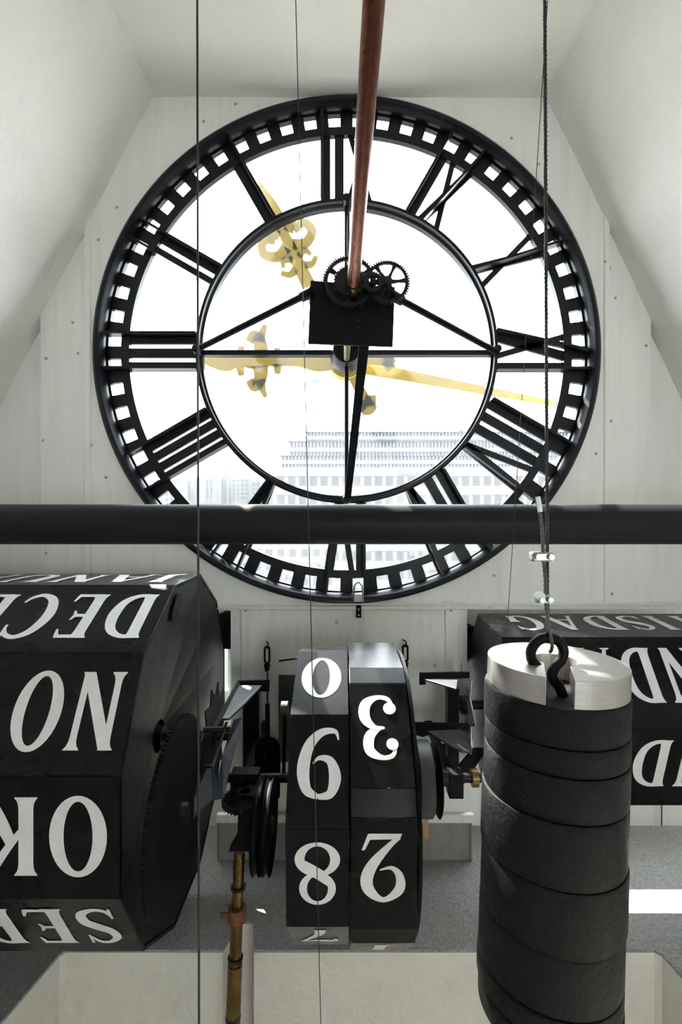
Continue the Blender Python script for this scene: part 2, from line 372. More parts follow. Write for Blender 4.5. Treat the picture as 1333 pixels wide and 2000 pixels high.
# screw heads on the sheet metal
scr = MB().lathe((0, 0, 0), 'y', [(0.0001, -0.005), (0.005, -0.005), (0.0085, 0.0), (0.0001, 0.0)], 12).mesh('screw')
for px, py, dy in [(460, 203, 0), (398, 237, 0), (228, 405, 0), (192, 468, 0), (142, 630, .015), (152, 690, .015), (84, 860, .015), (90, 700, .015), (178, 870, 0), (207, 932, 0),
                   (1000, 270, 0), (1053, 320, 0), (1183, 511, -.01), (1192, 524, .015), (1203, 582, .015), (1263, 675, .015), (1194, 822, .015), (1165, 886, 0), (1196, 1160, .015), (966, 1124, 0),
                   (150, 1020, .015), (90, 1080, .015), (480, 1192, -.014), (658, 1215, 0), (660, 1285, 0), (850, 1300, 0), (882, 1192, -.014), (800, 880, 0)]:
    if (px-677.5)**2+(py-685)**2 < 495**2: continue
    d = YW+dy; link('screw', scr, M['screw'], wall, tuple(W(px, py, d)-Vector(wall.location)))
# conduit clipped along the seam
pts = [W(430, 1180, YW-.03), W(520, 1181, YW-.03), W(690, 1180, YW-.03), W(850, 1181, YW-.03), W(868, 1178, YW-.035), W(885, 1176, YW-.04), W(905, 1181, YW-.03), W(1150, 1181, YW-.03), W(1276, 1181, YW-.03), W(1333, 1180, YW-.03), W(1500, 1180, YW-.03)]
o = MB().tube(catmull(pts, 6), 0.0045, 8).build('wall_cable', M['panel'], smooth=60)
tag(o, 'thin pale cable running along the wall seam under the clock dial', 'cable')

# --- concrete ledge round three sides
led = empty('ledge', (0, 2.2, 0), kind='structure')
YF = 2.17
LX, RX = X(130, YF), X(1279, YF)
SLOT = (X(440, YF), X(492, YF))
def uneven_top(name, pts, mat):
    m = MB().prism(pts, (0, 0, -0.06)); return m.build(name, mat, led)
outline = [(-4.0, 3.03), (4.0, 3.03), (4.0, 0.6), (1.62, 0.6), (RX+0.02, YF-0.02), (RX, YF), (SLOT[1]+0.01, YF), (SLOT[1]-0.02, YF+0.15), (SLOT[0]+0.03, YF+0.15), (SLOT[0]-0.01, YF), (LX, YF), (LX-0.02, YF-0.02), (-1.5, 0.6), (-4.0, 0.6)]
MB().prism([(x, y, ZL) for x, y in outline], (0, 0, -0.012)).build('ledge_top', M['concrete'], led)
body = [(x, y) for x, y in outline]
MB().prism([(x, y, ZL-0.012) for x, y in body], (0, 0, -(ZL-0.012))).build('ledge_face', M['ledge_face'], led, bevel=0.0)

# ================================================================== CLOCK DIAL
dial = empty('tower_clock_dial', (CX, YW, CZ-CR), 'large round black cast-iron clock dial seen from behind with glazed Roman numerals', 'clock')
c3 = Vector((CX, YW, CZ))
def R(px): return px/F*YW
MB().lathe(c3, 'y', [(R(474), 0.035), (R(474), -0.010), (R(480), -0.040), (R(486), -0.045), (R(492), -0.030), (R(493), 0.02), (R(493), 0.06), (R(480), 0.06)], 160).build('rim', M['iron'], dial, smooth=35)
MB().lathe(c3, 'y', [(R(471), 0.030), (R(471), 0.062), (R(490), 0.062), (R(490), 0.030)], 160).build('track_ring', M['iron'], dial, smooth=35)
MB().lathe(c3, 'y', [(R(430), 0.030), (R(430), 0.062), (R(446), 0.062), (R(446), 0.030)], 160).build('track_ring', M['iron'], dial, smooth=35)
# sixty minute bars share one mesh
mb = MB()
pts = []
for r, aw in ((R(445), 1.55), (R(472), 1.5)):
    a = math.radians(aw); pts += [(r, a)]
p4 = [Vector((math.sin(-pts[0][1])*pts[0][0], 0.030, math.cos(pts[0][1])*pts[0][0])), Vector((math.sin(pts[0][1])*pts[0][0], 0.030, math.cos(pts[0][1])*pts[0][0])),
      Vector((math.sin(pts[1][1])*pts[1][0], 0.030, math.cos(pts[1][1])*pts[1][0])), Vector((math.sin(-pts[1][1])*pts[1][0], 0.030, math.cos(pts[1][1])*pts[1][0]))]
mb.prism(p4, (0, 0.032, 0)); me = mb.mesh('minute_bar')
for k in range(60):
    o = link('minute_bar', me, M['iron'], dial, tuple(c3-Vector(dial.location))); o.rotation_euler = (0, 2*PI*k/60, 0)
# inner ring with its raised rib
MB().lathe(c3, 'y', [(R(284), 0.020), (R(284), 0.060), (R(298), 0.060), (R(298), 0.020), (R(294), 0.015), (R(294), -0.020), (R(288), -0.020), (R(288), 0.015)], 128).build('inner_ring', M['iron'], dial, smooth=35)
def dial_pt(th, u, r, y):
    er = Vector((-math.sin(th), 0, math.cos(th))); eu = Vector((-math.cos(th), 0, -math.sin(th)))
    return Vector((CX, YW+y, CZ))+er*R(r)+eu*R(u)
def stroke_bar(m, th, u0, u1, w, rib=True, side=1):
    """cast stroke from the inner ring to the minute track, flat plate with a rib standing off it"""
    r0, r1 = 294, 434
    h = w/2
    m.prism([dial_pt(th, u0-h, r0, .040), dial_pt(th, u0+h, r0, .040), dial_pt(th, u1+h, r1, .040), dial_pt(th, u1-h, r1, .040)], (0, 0.020, 0))
    if rib:
        q = side*(h-2.4)
        m.prism([dial_pt(th, u0+q-2.3, r0, -.020), dial_pt(th, u0+q+2.3, r0, -.020), dial_pt(th, u1+q+2.3, 474, -.020), dial_pt(th, u1+q-2.3, 474, -.020)], (0, 0.061, 0))
TN = 11.5
NUM = {1: 'I', 2: 'II', 3: 'III', 4: 'IIII', 5: 'V', 6: 'VI', 7: 'VII', 8: 'VIII', 9: 'IX', 10: 'X', 11: 'XI', 12: 'XII'}
CW = {'I': 25.0, 'V': 56.0, 'X': 56.0}
for h, s in NUM.items():
    th = 2*PI*h/12; m = MB()
    sp = 22.0 if s == 'IIII' else 27.0; TH = 22.0 if s == 'I' else (17.0 if s == 'IIII' else 18.5)
    wd = [sp if c == 'I' else CW[c] for c in s]; tot = sum(wd); u = -tot/2
    for i, c in enumerate(s):
        cu = u+wd[i]/2; u += wd[i]
        end = i in (0, len(s)-1)
        sd_ = -1 if i == 0 else 1
        if c == 'I': stroke_bar(m, th, cu, cu, TH, end, sd_)
        elif c == 'V': stroke_bar(m, th, cu, cu-22, TH, True, -1); stroke_bar(m, th, cu+2, cu+24, TN, len(s) == 1, 1)
        else: stroke_bar(m, th, cu+20, cu-20, TH, True, sd_); stroke_bar(m, th, cu-20, cu+20, TN, False)
    o = m.build('numeral', M['iron'], dial); o['label'] = 'black Roman numeral %s' % s
# glazing bars
hb = 5.0
for p, q in (((-284, 0), (-26, 0)), ((26, 0), (284, 0))):
    m = MB(); m.box(CX+R(p[0]), CX+R(q[0]), YW+0.0, YW+0.055, CZ-R(3)-R(hb), CZ-R(3)+R(hb)); m.build('glazing_bar', M['iron'], dial, bevel=0.003)
for p, q in ((-284, -26), (26, 284)):
    m = MB(); m.box(CX-R(4), CX+R(4), YW+0.0, YW+0.055, CZ+R(p), CZ+R(q)); m.build('glazing_bar', M['iron'], dial, bevel=0.003)
MB().lathe((CX, YW, CZ), 'y', [(0.0001, 0.10), (R(33), 0.10), (R(33), 0.02), (R(26), -0.03), (R(12), -0.03), (R(10), -0.05), (0.0001, -0.05)], 40, closed=False).build('hub', M['iron'], dial, smooth=35)
for a in (0, 90, 180, 270):
    t = math.radians(a); p = Vector((CX+math.sin(t)*R(291), YW-0.025, CZ+math.cos(t)*R(291)))
    MB().cyl(p+Vector((0, 0.05, 0)), p-Vector((0, 0.018, 0)), 0.026, 0.022, 10).build('lug', M['iron'], dial)
# panes: four inside the ring, twelve outside, sixty-opening minute strip in twelve pieces
YG = YW+0.064
for k in range(4):
    m = MB(); n = 16; a0 = k*PI/2+0.004; a1 = (k+1)*PI/2-0.004
    arc = [Vector((CX+R(288)*math.cos(a0+(a1-a0)*i/n), YG, CZ+R(288)*math.sin(a0+(a1-a0)*i/n))) for i in range(n+1)]
    m.prism([Vector((CX, YG, CZ))]+arc, (0, 0.005, 0)); m.build('pane', M['glass'], dial)
for k in range(12):
    m = MB(); n = 8; a0 = (k-0.5)*PI/6+PI/2+0.001; a1 = (k+0.5)*PI/6+PI/2-0.001
    o_ = [Vector((CX+R(488)*math.cos(a0+(a1-a0)*i/n), YG, CZ+R(488)*math.sin(a0+(a1-a0)*i/n))) for i in range(n+1)]
    i_ = [Vector((CX+R(289)*math.cos(a0+(a1-a0)*i/n), YG, CZ+R(289)*math.sin(a0+(a1-a0)*i/n))) for i in range(n, -1, -1)]
    m.prism(o_+i_, (0, 0.005, 0)); m.build('pane', M['glass'], dial)

# --- hands outside the glass
YH = 2.93
HC = Vector((CX, YH, CZ))
def hand(name, ang, outline, scrolls, label, y, cat='clock hand', thick=0.018, extra=None):
    """outline: (along, half width) in metres from the arbor; ang measured from +x towards +z"""
    e = Vector((math.cos(ang), 0, math.sin(ang))); t = Vector((-math.sin(ang), 0, math.cos(ang)))
    c = Vector((CX, y, CZ)); root = empty(name, c, label, cat, 'hands outside the dial glass')
    up = catmull([(a, b, 0) for a, b in outline], 5)
    m = MB()
    for i in range(len(up)-1):
        p, q = up[i], up[i+1]
        m.prism([c+e*p.x+t*p.y, c+e*q.x+t*q.y, c+e*q.x-t*q.y, c+e*p.x-t*p.y], (0, thick, 0))
    m.build('blade', M['hand'], root)
    for path, r0, r1 in scrolls:
        for s in (-1, 1):
            P = catmull([(a, s*b, 0) for a, b in path], 6); m = MB(); N = len(P)
            for i in range(N-1):
                d0 = (P[min(i+1, N-1)]-P[max(i-1, 0)]).normalized(); d1 = (P[min(i+2, N-1)]-P[i]).normalized()
                w0 = r0+(r1-r0)*i/(N-1); w1 = r0+(r1-r0)*(i+1)/(N-1)
                quad = [P[i]+Vector((-d0.y, d0.x, 0))*w0, P[i+1]+Vector((-d1.y, d1.x, 0))*w1, P[i+1]-Vector((-d1.y, d1.x, 0))*w1, P[i]-Vector((-d0.y, d0.x, 0))*w0]
                m.prism([c+e*g.x+t*g.y for g in quad], (0, thick*0.8, 0))
            m.build('scroll', M['hand'], root)
    MB().cyl(c-Vector((0, 0.004, 0)), c+Vector((0, thick+0.004, 0)), 0.10, n=40).build('boss', M['hand'], root)
    return root
k_ = YH/F
hand('clock_hand', math.radians(180), [(-.29, .0), (-.26, .035), (-.22, .03), (-.12, .022), (0, .03), (.10, .055), (.18, .06), (.27, .034), (.36, .03), (.40, .035), (.45, .03), (.55, .045), (.62, .03), (.68, .058), (.75, .05), (.86, .002)],
     [([(.50, .03), (.50, .10), (.535, .15), (.565, .11)], .045, .022), ([(.50, .11), (.49, .16), (.47, .21)], .03, .012), ([(.40, .02), (.40, .075)], .026, .016), ([(.62, .03), (.61, .085)], .028, .016), ([(-.23, .0), (-.265, .05)], .028, .03)],
     'short yellow clock hand lying level with a broad fleur ornament', YH)
tip = W(508, 360, YH+0.03)-Vector((CX, YH+.03, CZ)); am = math.atan2(tip.z, tip.x)
hand('clock_hand', am, [(-.34, .0), (-.32, .045), (-.27, .04), (-.15, .028), (0, .035), (.3, .050), (.42, .045), (.55, .040), (.75, .034), (.88, .03), (.95, .045), (1.02, .042), (1.20, .002)],
     [([(.76, .02), (.735, .09), (.78, .155), (.845, .14), (.845, .085), (.815, .085)], .034, .016), ([(.84, .03), (.885, .075), (.90, .12)], .03, .010), ([(.62, .03), (.61, .075), (.64, .115)], .024, .012), ([(.68, .02), (.70, .07), (.66, .09)], .022, .010), ([(-.25, .0), (-.28, .06)], .03, .034)],
     'long yellow clock hand rising steeply with scrolled ornament near its tip', YH+0.03)
tip = W(1105, 792, YH+0.06)-Vector((CX, YH+.06, CZ)); ap = math.atan2(tip.z, tip.x)
hand('clock_hand', ap, [(-.10, .03), (0, .04), (.3, .034), (.7, .026), (1.33, .013)], [], 'plain thin straight yellow pointer on the clock arbor', YH+0.06)
MB().cyl((CX, YW+0.10, CZ), (CX, YH+0.09, CZ), 0.035).build('arbor', M['brass'], dial, smooth=40)

# --- movement box, its stays and gears
YM = 2.30
mv = empty('clock_movement', W(686, 675, YM), 'black clock movement plate with exposed spoked gears held before the dial centre', 'mechanism')
plate = [W(602, 671, YM), W(768, 677, YM), W(772, 560, YM), W(607, 547, YM)]
MB().prism(plate, (0, 0.014, 0)).build('front_plate', M['black_metal'], mv, bevel=0.003)
MB().box(X(625, YM), X(752, YM), YM+0.014, YM+0.075, Zp(625, YM), Zp(566, YM)).build('gearbox', M['black_metal'], mv, bevel=0.004)
gear_mb(W(683, 549, 2.235), 'y', 53/F*2.235, 60, 0.010, 0.014, 0.096, 6, 0.030, 0.014, 0.5).build('gear', M['oily'], mv)
gear_mb(W(757, 550, 2.225), 'y', 45/F*2.225, 52, 0.010, 0.014, 0.080, 6, 0.024, 0.012, 0.1).build('gear', M['oily'], mv)
gear_mb(W(684, 548, 2.205), 'y', 32/F*2.205, 34, 0.0075, 0.016, 0.02).build('gear', M['oily'], mv)
gear_mb(W(729, 550, 2.195), 'y', 22/F*2.195, 24, 0.0075, 0.016, 0.026, 4, 0.014, 0.010, 0.4).build('gear', M['oily'], mv)
for px, py, d in ((683, 549, 2.20), (757, 550, 2.20), (729, 550, 2.18)):
    p = W(px, py, d); MB().cyl(p, (p.x, YM+0.01, p.z), 0.010, n=12).build('spindle', M['oily'], mv)
for px, py in ((675, 625), (700, 626), (699, 641), (675, 657), (719, 657), (618, 573)):
    p = W(px, py, YM); MB().lathe(p, 'y', [(0.0001, -0.006), (0.0045, -0.006), (0.006, 0), (0.0001, 0)], 10, closed=False).build('screw', M['oily'], mv)
def stay(p, q, r):
    m = MB().cyl(p, q, r, n=12); m.cyl(q-(q-p).normalized()*0.03, q+(q-p).normalized()*0.03, r*1.5, n=12); return m.build('stay', M['black_metal'], mv, smooth=40)
stay(W(382, 684, YW-.04), W(600, 575, YM+.01), 0.0165)
stay(W(972, 688, YW-.04), W(776, 582, YM+.01), 0.0165)
m = MB(); a = W(679, 976, YW-.04); b = W(712, 672, YM+.01)
m.prism([a+Vector((-.018, 0, 0)), a+Vector((.018, 0, 0)), b+Vector((.024, 0, 0)), b+Vector((-.024, 0, 0))], (0, 0.02, 0.0)); m.build('stay', M['black_metal'], mv, bevel=0.002)
MB().cyl((CX, YM+0.014, Zp(700, YW-.05)), (CX, YW-0.05, Zp(700, YW-.05)), 0.016, n=16).build('arbor', M['brass'], mv, smooth=40)
pt = W(681, 390, YW-.03)
MB().tube([pt, W(681, 470, 2.6), W(681, 548, YM+.03)], 0.008, 8).build('stay', M['black_metal'], mv, smooth=40)

# --- copper drive rod coming over the camera
p0, p1 = W(691, 553, 2.17), W(731, 0, 1.20)
dr = (p1-p0).normalized()
rod = empty('drive_rod', p0, 'long reddish copper drive rod reaching out from the clock movement', 'rod')
MB().cyl(p0, p0+dr*((p0.y-YB)/abs(dr.y)-0.001), 0.0275, n=32).build('tube', M['copper'], rod, smooth=40)
MB().cyl(p0-dr*0.13, p0, 0.0255, n=28).build('sleeve', M['brass'], rod, smooth=40)
MB().tube(circ((0, 0, 0), 0.029, 'z', 28), 0.003, 6, closed=True)
m = MB(); u = dr.orthogonal().normalized(); w_ = dr.cross(u)
m.tube([p0+(u*math.cos(2*PI*k/28)+w_*math.sin(2*PI*k/28))*0.029 for k in range(28)], 0.0035, 6, closed=True); m.build('retaining_ring', M['black_metal'], rod, smooth=60)

# --- big horizontal pipe
YP = 1.75
pc, pr = Zp(1024, YP), 39/F*YP
xl = XL0+SL*(ZC-pc)+0.02; xr = XR0+SR*(ZC-pc)-0.02
o = MB().cyl((xl, YP, pc), (xr, YP, pc), pr, n=64).build('steel_pipe', M['pipe'], smooth=40)
tag(o, 'thick dark grey steel pipe crossing level in front of the dial', 'pipe')

# ================================================================== LETTERING
def strk(pts, w):
    """variable-width stroke through 2-D points, as quads"""
    if len(pts) > 2:
        P = catmull([(a, b, c) for (a, b), c in zip(pts, w)], 7)
    else: P = [Vector((pts[0][0], pts[0][1], w[0])), Vector((pts[1][0], pts[1][1], w[1]))]
    N = len(P); L = []; Rr = []
    for i in range(N):
        d = P[min(i+1, N-1)]-P[max(i-1, 0)]; d = Vector((d.x, d.y)).normalized(); h = P[i].z/2
        L.append((P[i].x-d.y*h, P[i].y+d.x*h)); Rr.append((P[i].x+d.y*h, P[i].y-d.x*h))
    return [[L[i], L[i+1], Rr[i+1], Rr[i]] for i in range(N-1)]
def stem(x, w, y0=0.0, y1=1.0, bot=1, top=1, s=0.055):
    ys = []
    for t, f in ((0, 1), (.02, .85), (.05, .4), (.10, .1), (.16, 0)): ys.append((y0+t, f*bot))
    for t, f in ((.16, 0), (.10, .1), (.05, .4), (.02, .85), (0, 1)): ys.append((y1-t, f*top))
    return [[(x-w/2-s*ys[i][1], ys[i][0]), (x+w/2+s*ys[i][1], ys[i][0]), (x+w/2+s*ys[i+1][1], ys[i+1][0]), (x-w/2-s*ys[i+1][1], ys[i+1][0])] for i in range(len(ys)-1)]
def quad(a, b, w): return [[(a[0]-w/2, a[1]), (a[0]+w/2, a[1]), (b[0]+w/2, b[1]), (b[0]-w/2, b[1])]]
def serif(x, y, w, up): h = 0.035*up; return [[(x-w/2, y), (x+w/2, y), (x+w/4, y+h), (x-w/4, y+h)]]
def oval(cx, cy, rx, ry, tx, ty, n=40):
    o = [(cx+rx*math.cos(2*PI*k/n), cy+ry*math.sin(2*PI*k/n)) for k in range(n)]
    i_ = [(cx+(rx-tx)*math.cos(2*PI*k/n), cy+(ry-ty)*math.sin(2*PI*k/n)) for k in range(n)]
    return [[o[k], o[(k+1) % n], i_[(k+1) % n], i_[k]] for k in range(n)]
T_, t_ = 0.19, 0.085
def arm(x0, x1, y, dirs):
    """thin horizontal arm with a flared end"""
    f = [[(x0, y-t_/2*.8), (x1, y-t_/2*.8), (x1, y+t_/2*.8), (x0, y+t_/2*.8)]]
    for s in dirs: f.append([(x1-.07, y), (x1+.01, y), (x1+.035, y+s*.15), (x1+.0, y+s*.15)])
    return f
G = {}
G['O'] = (oval(.37, .5, .37, .52, .185, .075), .74)
G['Ö'] = (oval(.37, .5, .37, .52, .185, .075)+oval(.22, 1.15, .075, .075, .074, .074, 16)+oval(.52, 1.15, .075, .075, .074, .074, 16), .74)
G['D'] = (stem(.15, T_, bot=.8, top=.8)+strk([(.1, .965), (.36, .955), (.56, .80), (.63, .5), (.56, .20), (.36, .045), (.1, .035)], [.07, .085, .15, .195, .15, .085, .07]), .73)
G['E'] = (stem(.15, T_)+arm(.1, .52, .965, (-1,))+arm(.1, .42, .51, (-.7, .7))+arm(.1, .55, .035, (1,)), .60)
G['C'] = (strk([(.66, .80), (.58, .93), (.40, .98), (.20, .84), (.105, .5), (.20, .16), (.42, .02), (.60, .08), (.68, .20)], [.05, .08, .085, .15, .195, .15, .085, .07, .04])+[[(.62, .98), (.67, .98), (.69, .72), (.645, .72)]], .70)
G['M'] = (stem(.10, t_)+quad((.10, 1), (.43, .03), T_*.9)+quad((.43, .03), (.76, 1), t_)+stem(.78, T_), .93)
G['B'] = (stem(.15, T_)+strk([(.1, .965), (.35, .955), (.49, .76), (.35, .55), (.1, .53)], [.07, .085, .18, .085, .06])+strk([(.1, .53), (.38, .52), (.54, .28), (.38, .045), (.1, .035)], [.06, .085, .19, .085, .07]), .65)
G['R'] = (stem(.15, T_)+strk([(.1, .965), (.36, .955), (.51, .74), (.36, .52), (.1, .50)], [.07, .085, .18, .085, .06])+strk([(.34, .52), (.50, .20), (.66, .0)], [.12, .18, .17]), .70)
G['P'] = (stem(.15, T_)+strk([(.1, .965), (.36, .955), (.53, .72), (.36, .48), (.1, .46)], [.07, .085, .19, .085, .06]), .62)
G['N'] = (stem(.12, t_+.02, bot=1.2)+quad((.12, 1), (.60, .0), T_)+stem(.62, t_+.02, bot=0, top=1.2)+serif(.08, 1, .16, -1), .73)
G['V'] = (quad((.11, 1), (.37, 0), T_)+quad((.65, 1), (.39, 0), t_)+serif(.11, 1, .30, -1)+serif(.65, 1, .2, -1), .76)
G['K'] = (stem(.15, T_)+strk([(.22, .44), (.42, .70), (.62, 1.0)], [.08, .10, .12])+strk([(.33, .60), (.48, .30), (.66, .0)], [.14, .18, .19])+serif(.60, 1, .2, -1)+serif(.66, 0, .28, 1), .76)
G['T'] = (stem(.34, T_, top=0)+arm(.34, .64, .965, (-1,))+[[(.04, .93), (.36, .93), (.36, 1), (.04, 1)], [(.02, .81), (.06, .81), (.12, .965), (.04, 1)]], .68)
G['S'] = (strk([(.50, .80), (.40, .95), (.25, .96), (.12, .82), (.17, .64), (.34, .50), (.48, .36), (.48, .15), (.30, .035), (.13, .07), (.06, .22)], [.04, .075, .08, .13, .17, .19, .18, .14, .08, .075, .04])+[[(.49, .99), (.53, .99), (.535, .74), (.495, .74)], [(.04, .0), (.08, .0), (.075, .27), (.035, .27)]], .57)
G['J'] = (stem(.30, T_, y0=.2, bot=0)+strk([(.30, .36), (.30, .12), (.20, -.04), (.04, -.05)], [T_, T_*.95, .12, .05]), .46)
G['A'] = (quad((.06, 0), (.36, 1), t_)+quad((.64, 0), (.36, 1), T_)+[[(.17, .29), (.55, .29), (.52, .36), (.19, .36)]]+serif(.06, 0, .22, 1)+serif(.64, 0, .32, 1), .74)
G['Å'] = (G['A'][0]+oval(.36, 1.12, .09, .09, .04, .04, 18), .74)
G['U'] = (stem(.14, T_, y0=.2, bot=0)+stem(.62, t_, y0=.2, bot=0)+strk([(.14, .34), (.16, .14), (.36, .03), (.56, .12), (.62, .34)], [T_, .17, .09, .085, t_]), .74)
G['I'] = (stem(.14, T_), .28)
G['G'] = (strk([(.66, .80), (.56, .94), (.40, .98), (.20, .84), (.105, .5), (.20, .16), (.42, .02), (.60, .06)], [.05, .08, .085, .15, .195, .15, .085, .08])+[[(.62, .98), (.67, .98), (.69, .74), (.645, .74)]]+stem(.62, T_*.9, y0=.02, y1=.46, bot=0, top=.8), .76)
# numerals on the date drums
G['0'] = (oval(.36, .5, .36, .51, .20, .06), .72)
G['9'] = (strk([(.36, .965), (.17, .92), (.095, .70), (.17, .47), (.34, .42), (.45, .50)], [.07, .13, .19, .13, .065, .02])+strk([(.36, .965), (.54, .86), (.60, .58), (.52, .25), (.32, .05), (.10, .03), (.04, .16)], [.07, .15, .20, .17, .12, .07, .02]), .72)
G['8'] = (oval(.36, .74, .28, .27, .12, .06)+oval(.36, .26, .345, .28, .15, .065)+strk([(.15, .68), (.30, .53), (.50, .40), (.60, .30)], [.10, .17, .17, .10]), .72)
G['7'] = (strk([(.08, .76), (.10, .93), (.35, .92), (.66, .98)], [.05, .12, .14, .05])+strk([(.64, .97), (.46, .62), (.34, .32), (.32, .0)], [.06, .10, .15, .19]), .70)
G['3'] = (strk([(.09, .77), (.15, .93), (.33, .965), (.52, .86), (.52, .66), (.38, .54), (.26, .52)], [.05, .07, .075, .16, .17, .09, .03])+strk([(.26, .52), (.44, .51), (.585, .36), (.57, .15), (.38, .03), (.18, .06), (.10, .22)], [.03, .09, .18, .18, .08, .075, .06])+oval(.15, .77, .10, .09, .098, .088, 16)+oval(.16, .21, .11, .10, .108, .098, 16), .70)
G['2'] = (strk([(.40, .53), (.22, .50), (.10, .62), (.11, .82), (.34, .965), (.55, .84), (.60, .66), (.50, .44), (.26, .18), (.10, .05)], [.02, .06, .12, .15, .075, .16, .19, .16, .09, .06])+[[(.06, .0), (.54, .0), (.60, .09), (.10, .08)], [(.50, .0), (.58, .0), (.68, .24), (.63, .24)]], .70)
G['1'] = (stem(.20, T_), .40)

def glyph_mesh(ch, h, wx=1.0):
    polys, adv = G[ch]; m = MB()
    z, prev = 0.0, set()
    for q in polys:             # every stroke lies a hair above the one before it
        if not prev & set(q): z += 0.00025
        prev = set(q)
        m.add([(a*h*wx, b*h, z) for a, b in q], [list(range(len(q)))])
    me = m.mesh('letter', weld=False)
    return me, adv*h*wx
GC = {}
def put_text(text, A, B, x_start, sgn_x, start, hfrac, panel, nrm, gap=0.035, wx=1.0, name='letter', center=None):
    """letters painted upside down on a drum board: baseline near edge A, tops towards edge B, reading towards -x"""
    A = Vector(A); B = Vector(B); L = (B-A).length; v = (B-A)/L; h = hfrac*L
    x = x_start
    for ch in text:
        key = (ch, round(h, 4), wx)
        if key not in GC: GC[key] = glyph_mesh(ch, h, wx)
        me, adv = GC[key]
        o = link(name, me, M['letter'], panel)
        # local x -> -X world, local y -> v, local z -> nrm
        base = Vector((x, 0, 0))+Vector((0, A.x, A.y))+Vector((0, v.x, v.y))*(start*L)+Vector((0, nrm.x, nrm.y))*0.0016
        ex = Vector((-1, 0, 0)); ey = Vector((0, v.x, v.y)); ez = ex.cross(ey)
        mat = Matrix((ex, ey, ez)).transposed().to_4x4(); mat.translation = base-origin_of(panel)
        o.matrix_local = mat
        x -= adv+gap*(h/0.24)
    return x
def text_len(text, h, gap=0.035, wx=1.0): return sum(G[c][1]*h*wx for c in text)+gap*(h/.24)*(len(text)-1)

def drum_panels(root, prof, x0, x1, mat, th=0.014, inset=0.0008):
    """closed profile of (depth, height) points -> one board per side"""
    n = len(prof); cy = sum(p[0] for p in prof)/n; cz = sum(p[1] for p in prof)/n; boards = []
    for k in range(n):
        A = Vector(prof[k]); B = Vector(prof[(k+1) % n]); d = (B-A).normalized(); nr = Vector((-d.y, d.x))
        mid = (A+B)/2
        if nr.dot(mid-Vector((cy, cz))) < 0: nr = -nr
        a = A+d*inset; b = B-d*inset; ai = a-nr*th+d*th*.3; bi = b-nr*th-d*th*.3
        m = MB().prism([(x0, q.x, q.y) for q in (a, b, bi, ai)], (x1-x0, 0, 0))
        boards.append((m.build('panel', mat, root, bevel=0.0012), A, B, nr))
    return boards

# --- month drum (12 boards)
def ngon(cd_, ch_, n, r, first):
    """regular polygon; 'first' is the angle of the first vertex, going from the top towards the camera and down"""
    return [(cd_-r*math.sin(first+2*PI*k/n), Z0+ch_+r*math.cos(first+2*PI*k/n)) for k in range(n)]
MD = (2.218, -0.985); MR = 0.7157; MX = -0.67
month = empty('month_drum', (MX-0.75, MD[0], Z0+MD[1]-MR), 'large twelve-sided black drum painted with upside-down white month names', 'calendar drum')
prof = ngon(MD[0], MD[1], 12, MR, -PI/12)
bd = drum_panels(month, prof, -2.18, MX, M['drum'])
for k, word in enumerate(['JANUARI', 'DECEMBER', 'NOVEMBER', 'OKTOBER', 'SEPTEMBER']):
    b, A, B, nr = bd[k]
    L = text_len(word, 0.64*(B-A).length); wx = min(1.0, 1.42/L)
    put_text(word, A, B, MX-0.038, -1, 0.17, 0.64, b, nr, wx=wx if word != 'SEPTEMBER' else 0.92)
# dished end, twelve folded facets running in to the hub
hubp = Vector((MX-0.13, MD[0], Z0+MD[1]))
for k in range(12):
    a, b = prof[k], prof[(k+1) % 12]
    A3 = Vector((MX-0.003, a[0], a[1])); B3 = Vector((MX-0.003, b[0], b[1]))
    cen = Vector((MX-0.003, MD[0], Z0+MD[1]))
    A3 = cen+(A3-cen)*0.975; B3 = cen+(B3-cen)*0.975
    mid = (A3+B3)/2
    hub_a = hubp+(A3-cen)*0.10; hub_b = hubp+(B3-cen)*0.10
    mi = hubp+((A3+B3)/2-cen)*0.10
    m = MB(); m.add([A3, mid, mi, hub_a, B3, hub_b], [[0, 1, 2, 3], [1, 4, 5, 2]])
    o = m.build('end_facet', M['drum_end'], month)
    s_ = o.modifiers.new('sheet', 'SOLIDIFY'); s_.thickness = 0.003
# hand hole by the top corner: black oval disc painted as the shade inside
m = MB(); ell = []
for k in range(28):
    dd, zz = -0.137+0.062*math.cos(2*PI*k/28), 0.590+0.058*math.sin(2*PI*k/28)
    rr = math.hypot(dd, zz)*1.0; ell.append(Vector((MX-0.130*(1-(rr-0.07)/0.605)+0.004, MD[0]+dd, Z0+MD[1]+zz)))
m.prism(ell, (0.004, 0, 0)); m.build('hole_shade_disc', M['black_metal'], month)
MB().cyl(hubp+Vector((-0.02, 0, 0)), hubp+Vector((0.02, 0, 0)), 0.045, n=28).build('hub', M['black_metal'], month, smooth=40)
MB().cyl((-2.24, MD[0], Z0+MD[1]), (X(448, 2.1), MD[0], Z0+MD[1]), 0.019, n=18).build('axle', M['oily'], month, smooth=40)
m = MB(); m.prism([(-2.178, p[0], p[1]) for p in ngon(MD[0], MD[1], 12, MR*.975, -PI/12)], (0.01, 0, 0)); m.build('end_plate', M['drum_end'], month)
MB().box(-2.30, -2.19, MD[0]-0.10, MD[0]+0.10, ZL+0.001, Z0+MD[1]-0.02).build('bearing_post', M['black_metal'], month, bevel=0.006)

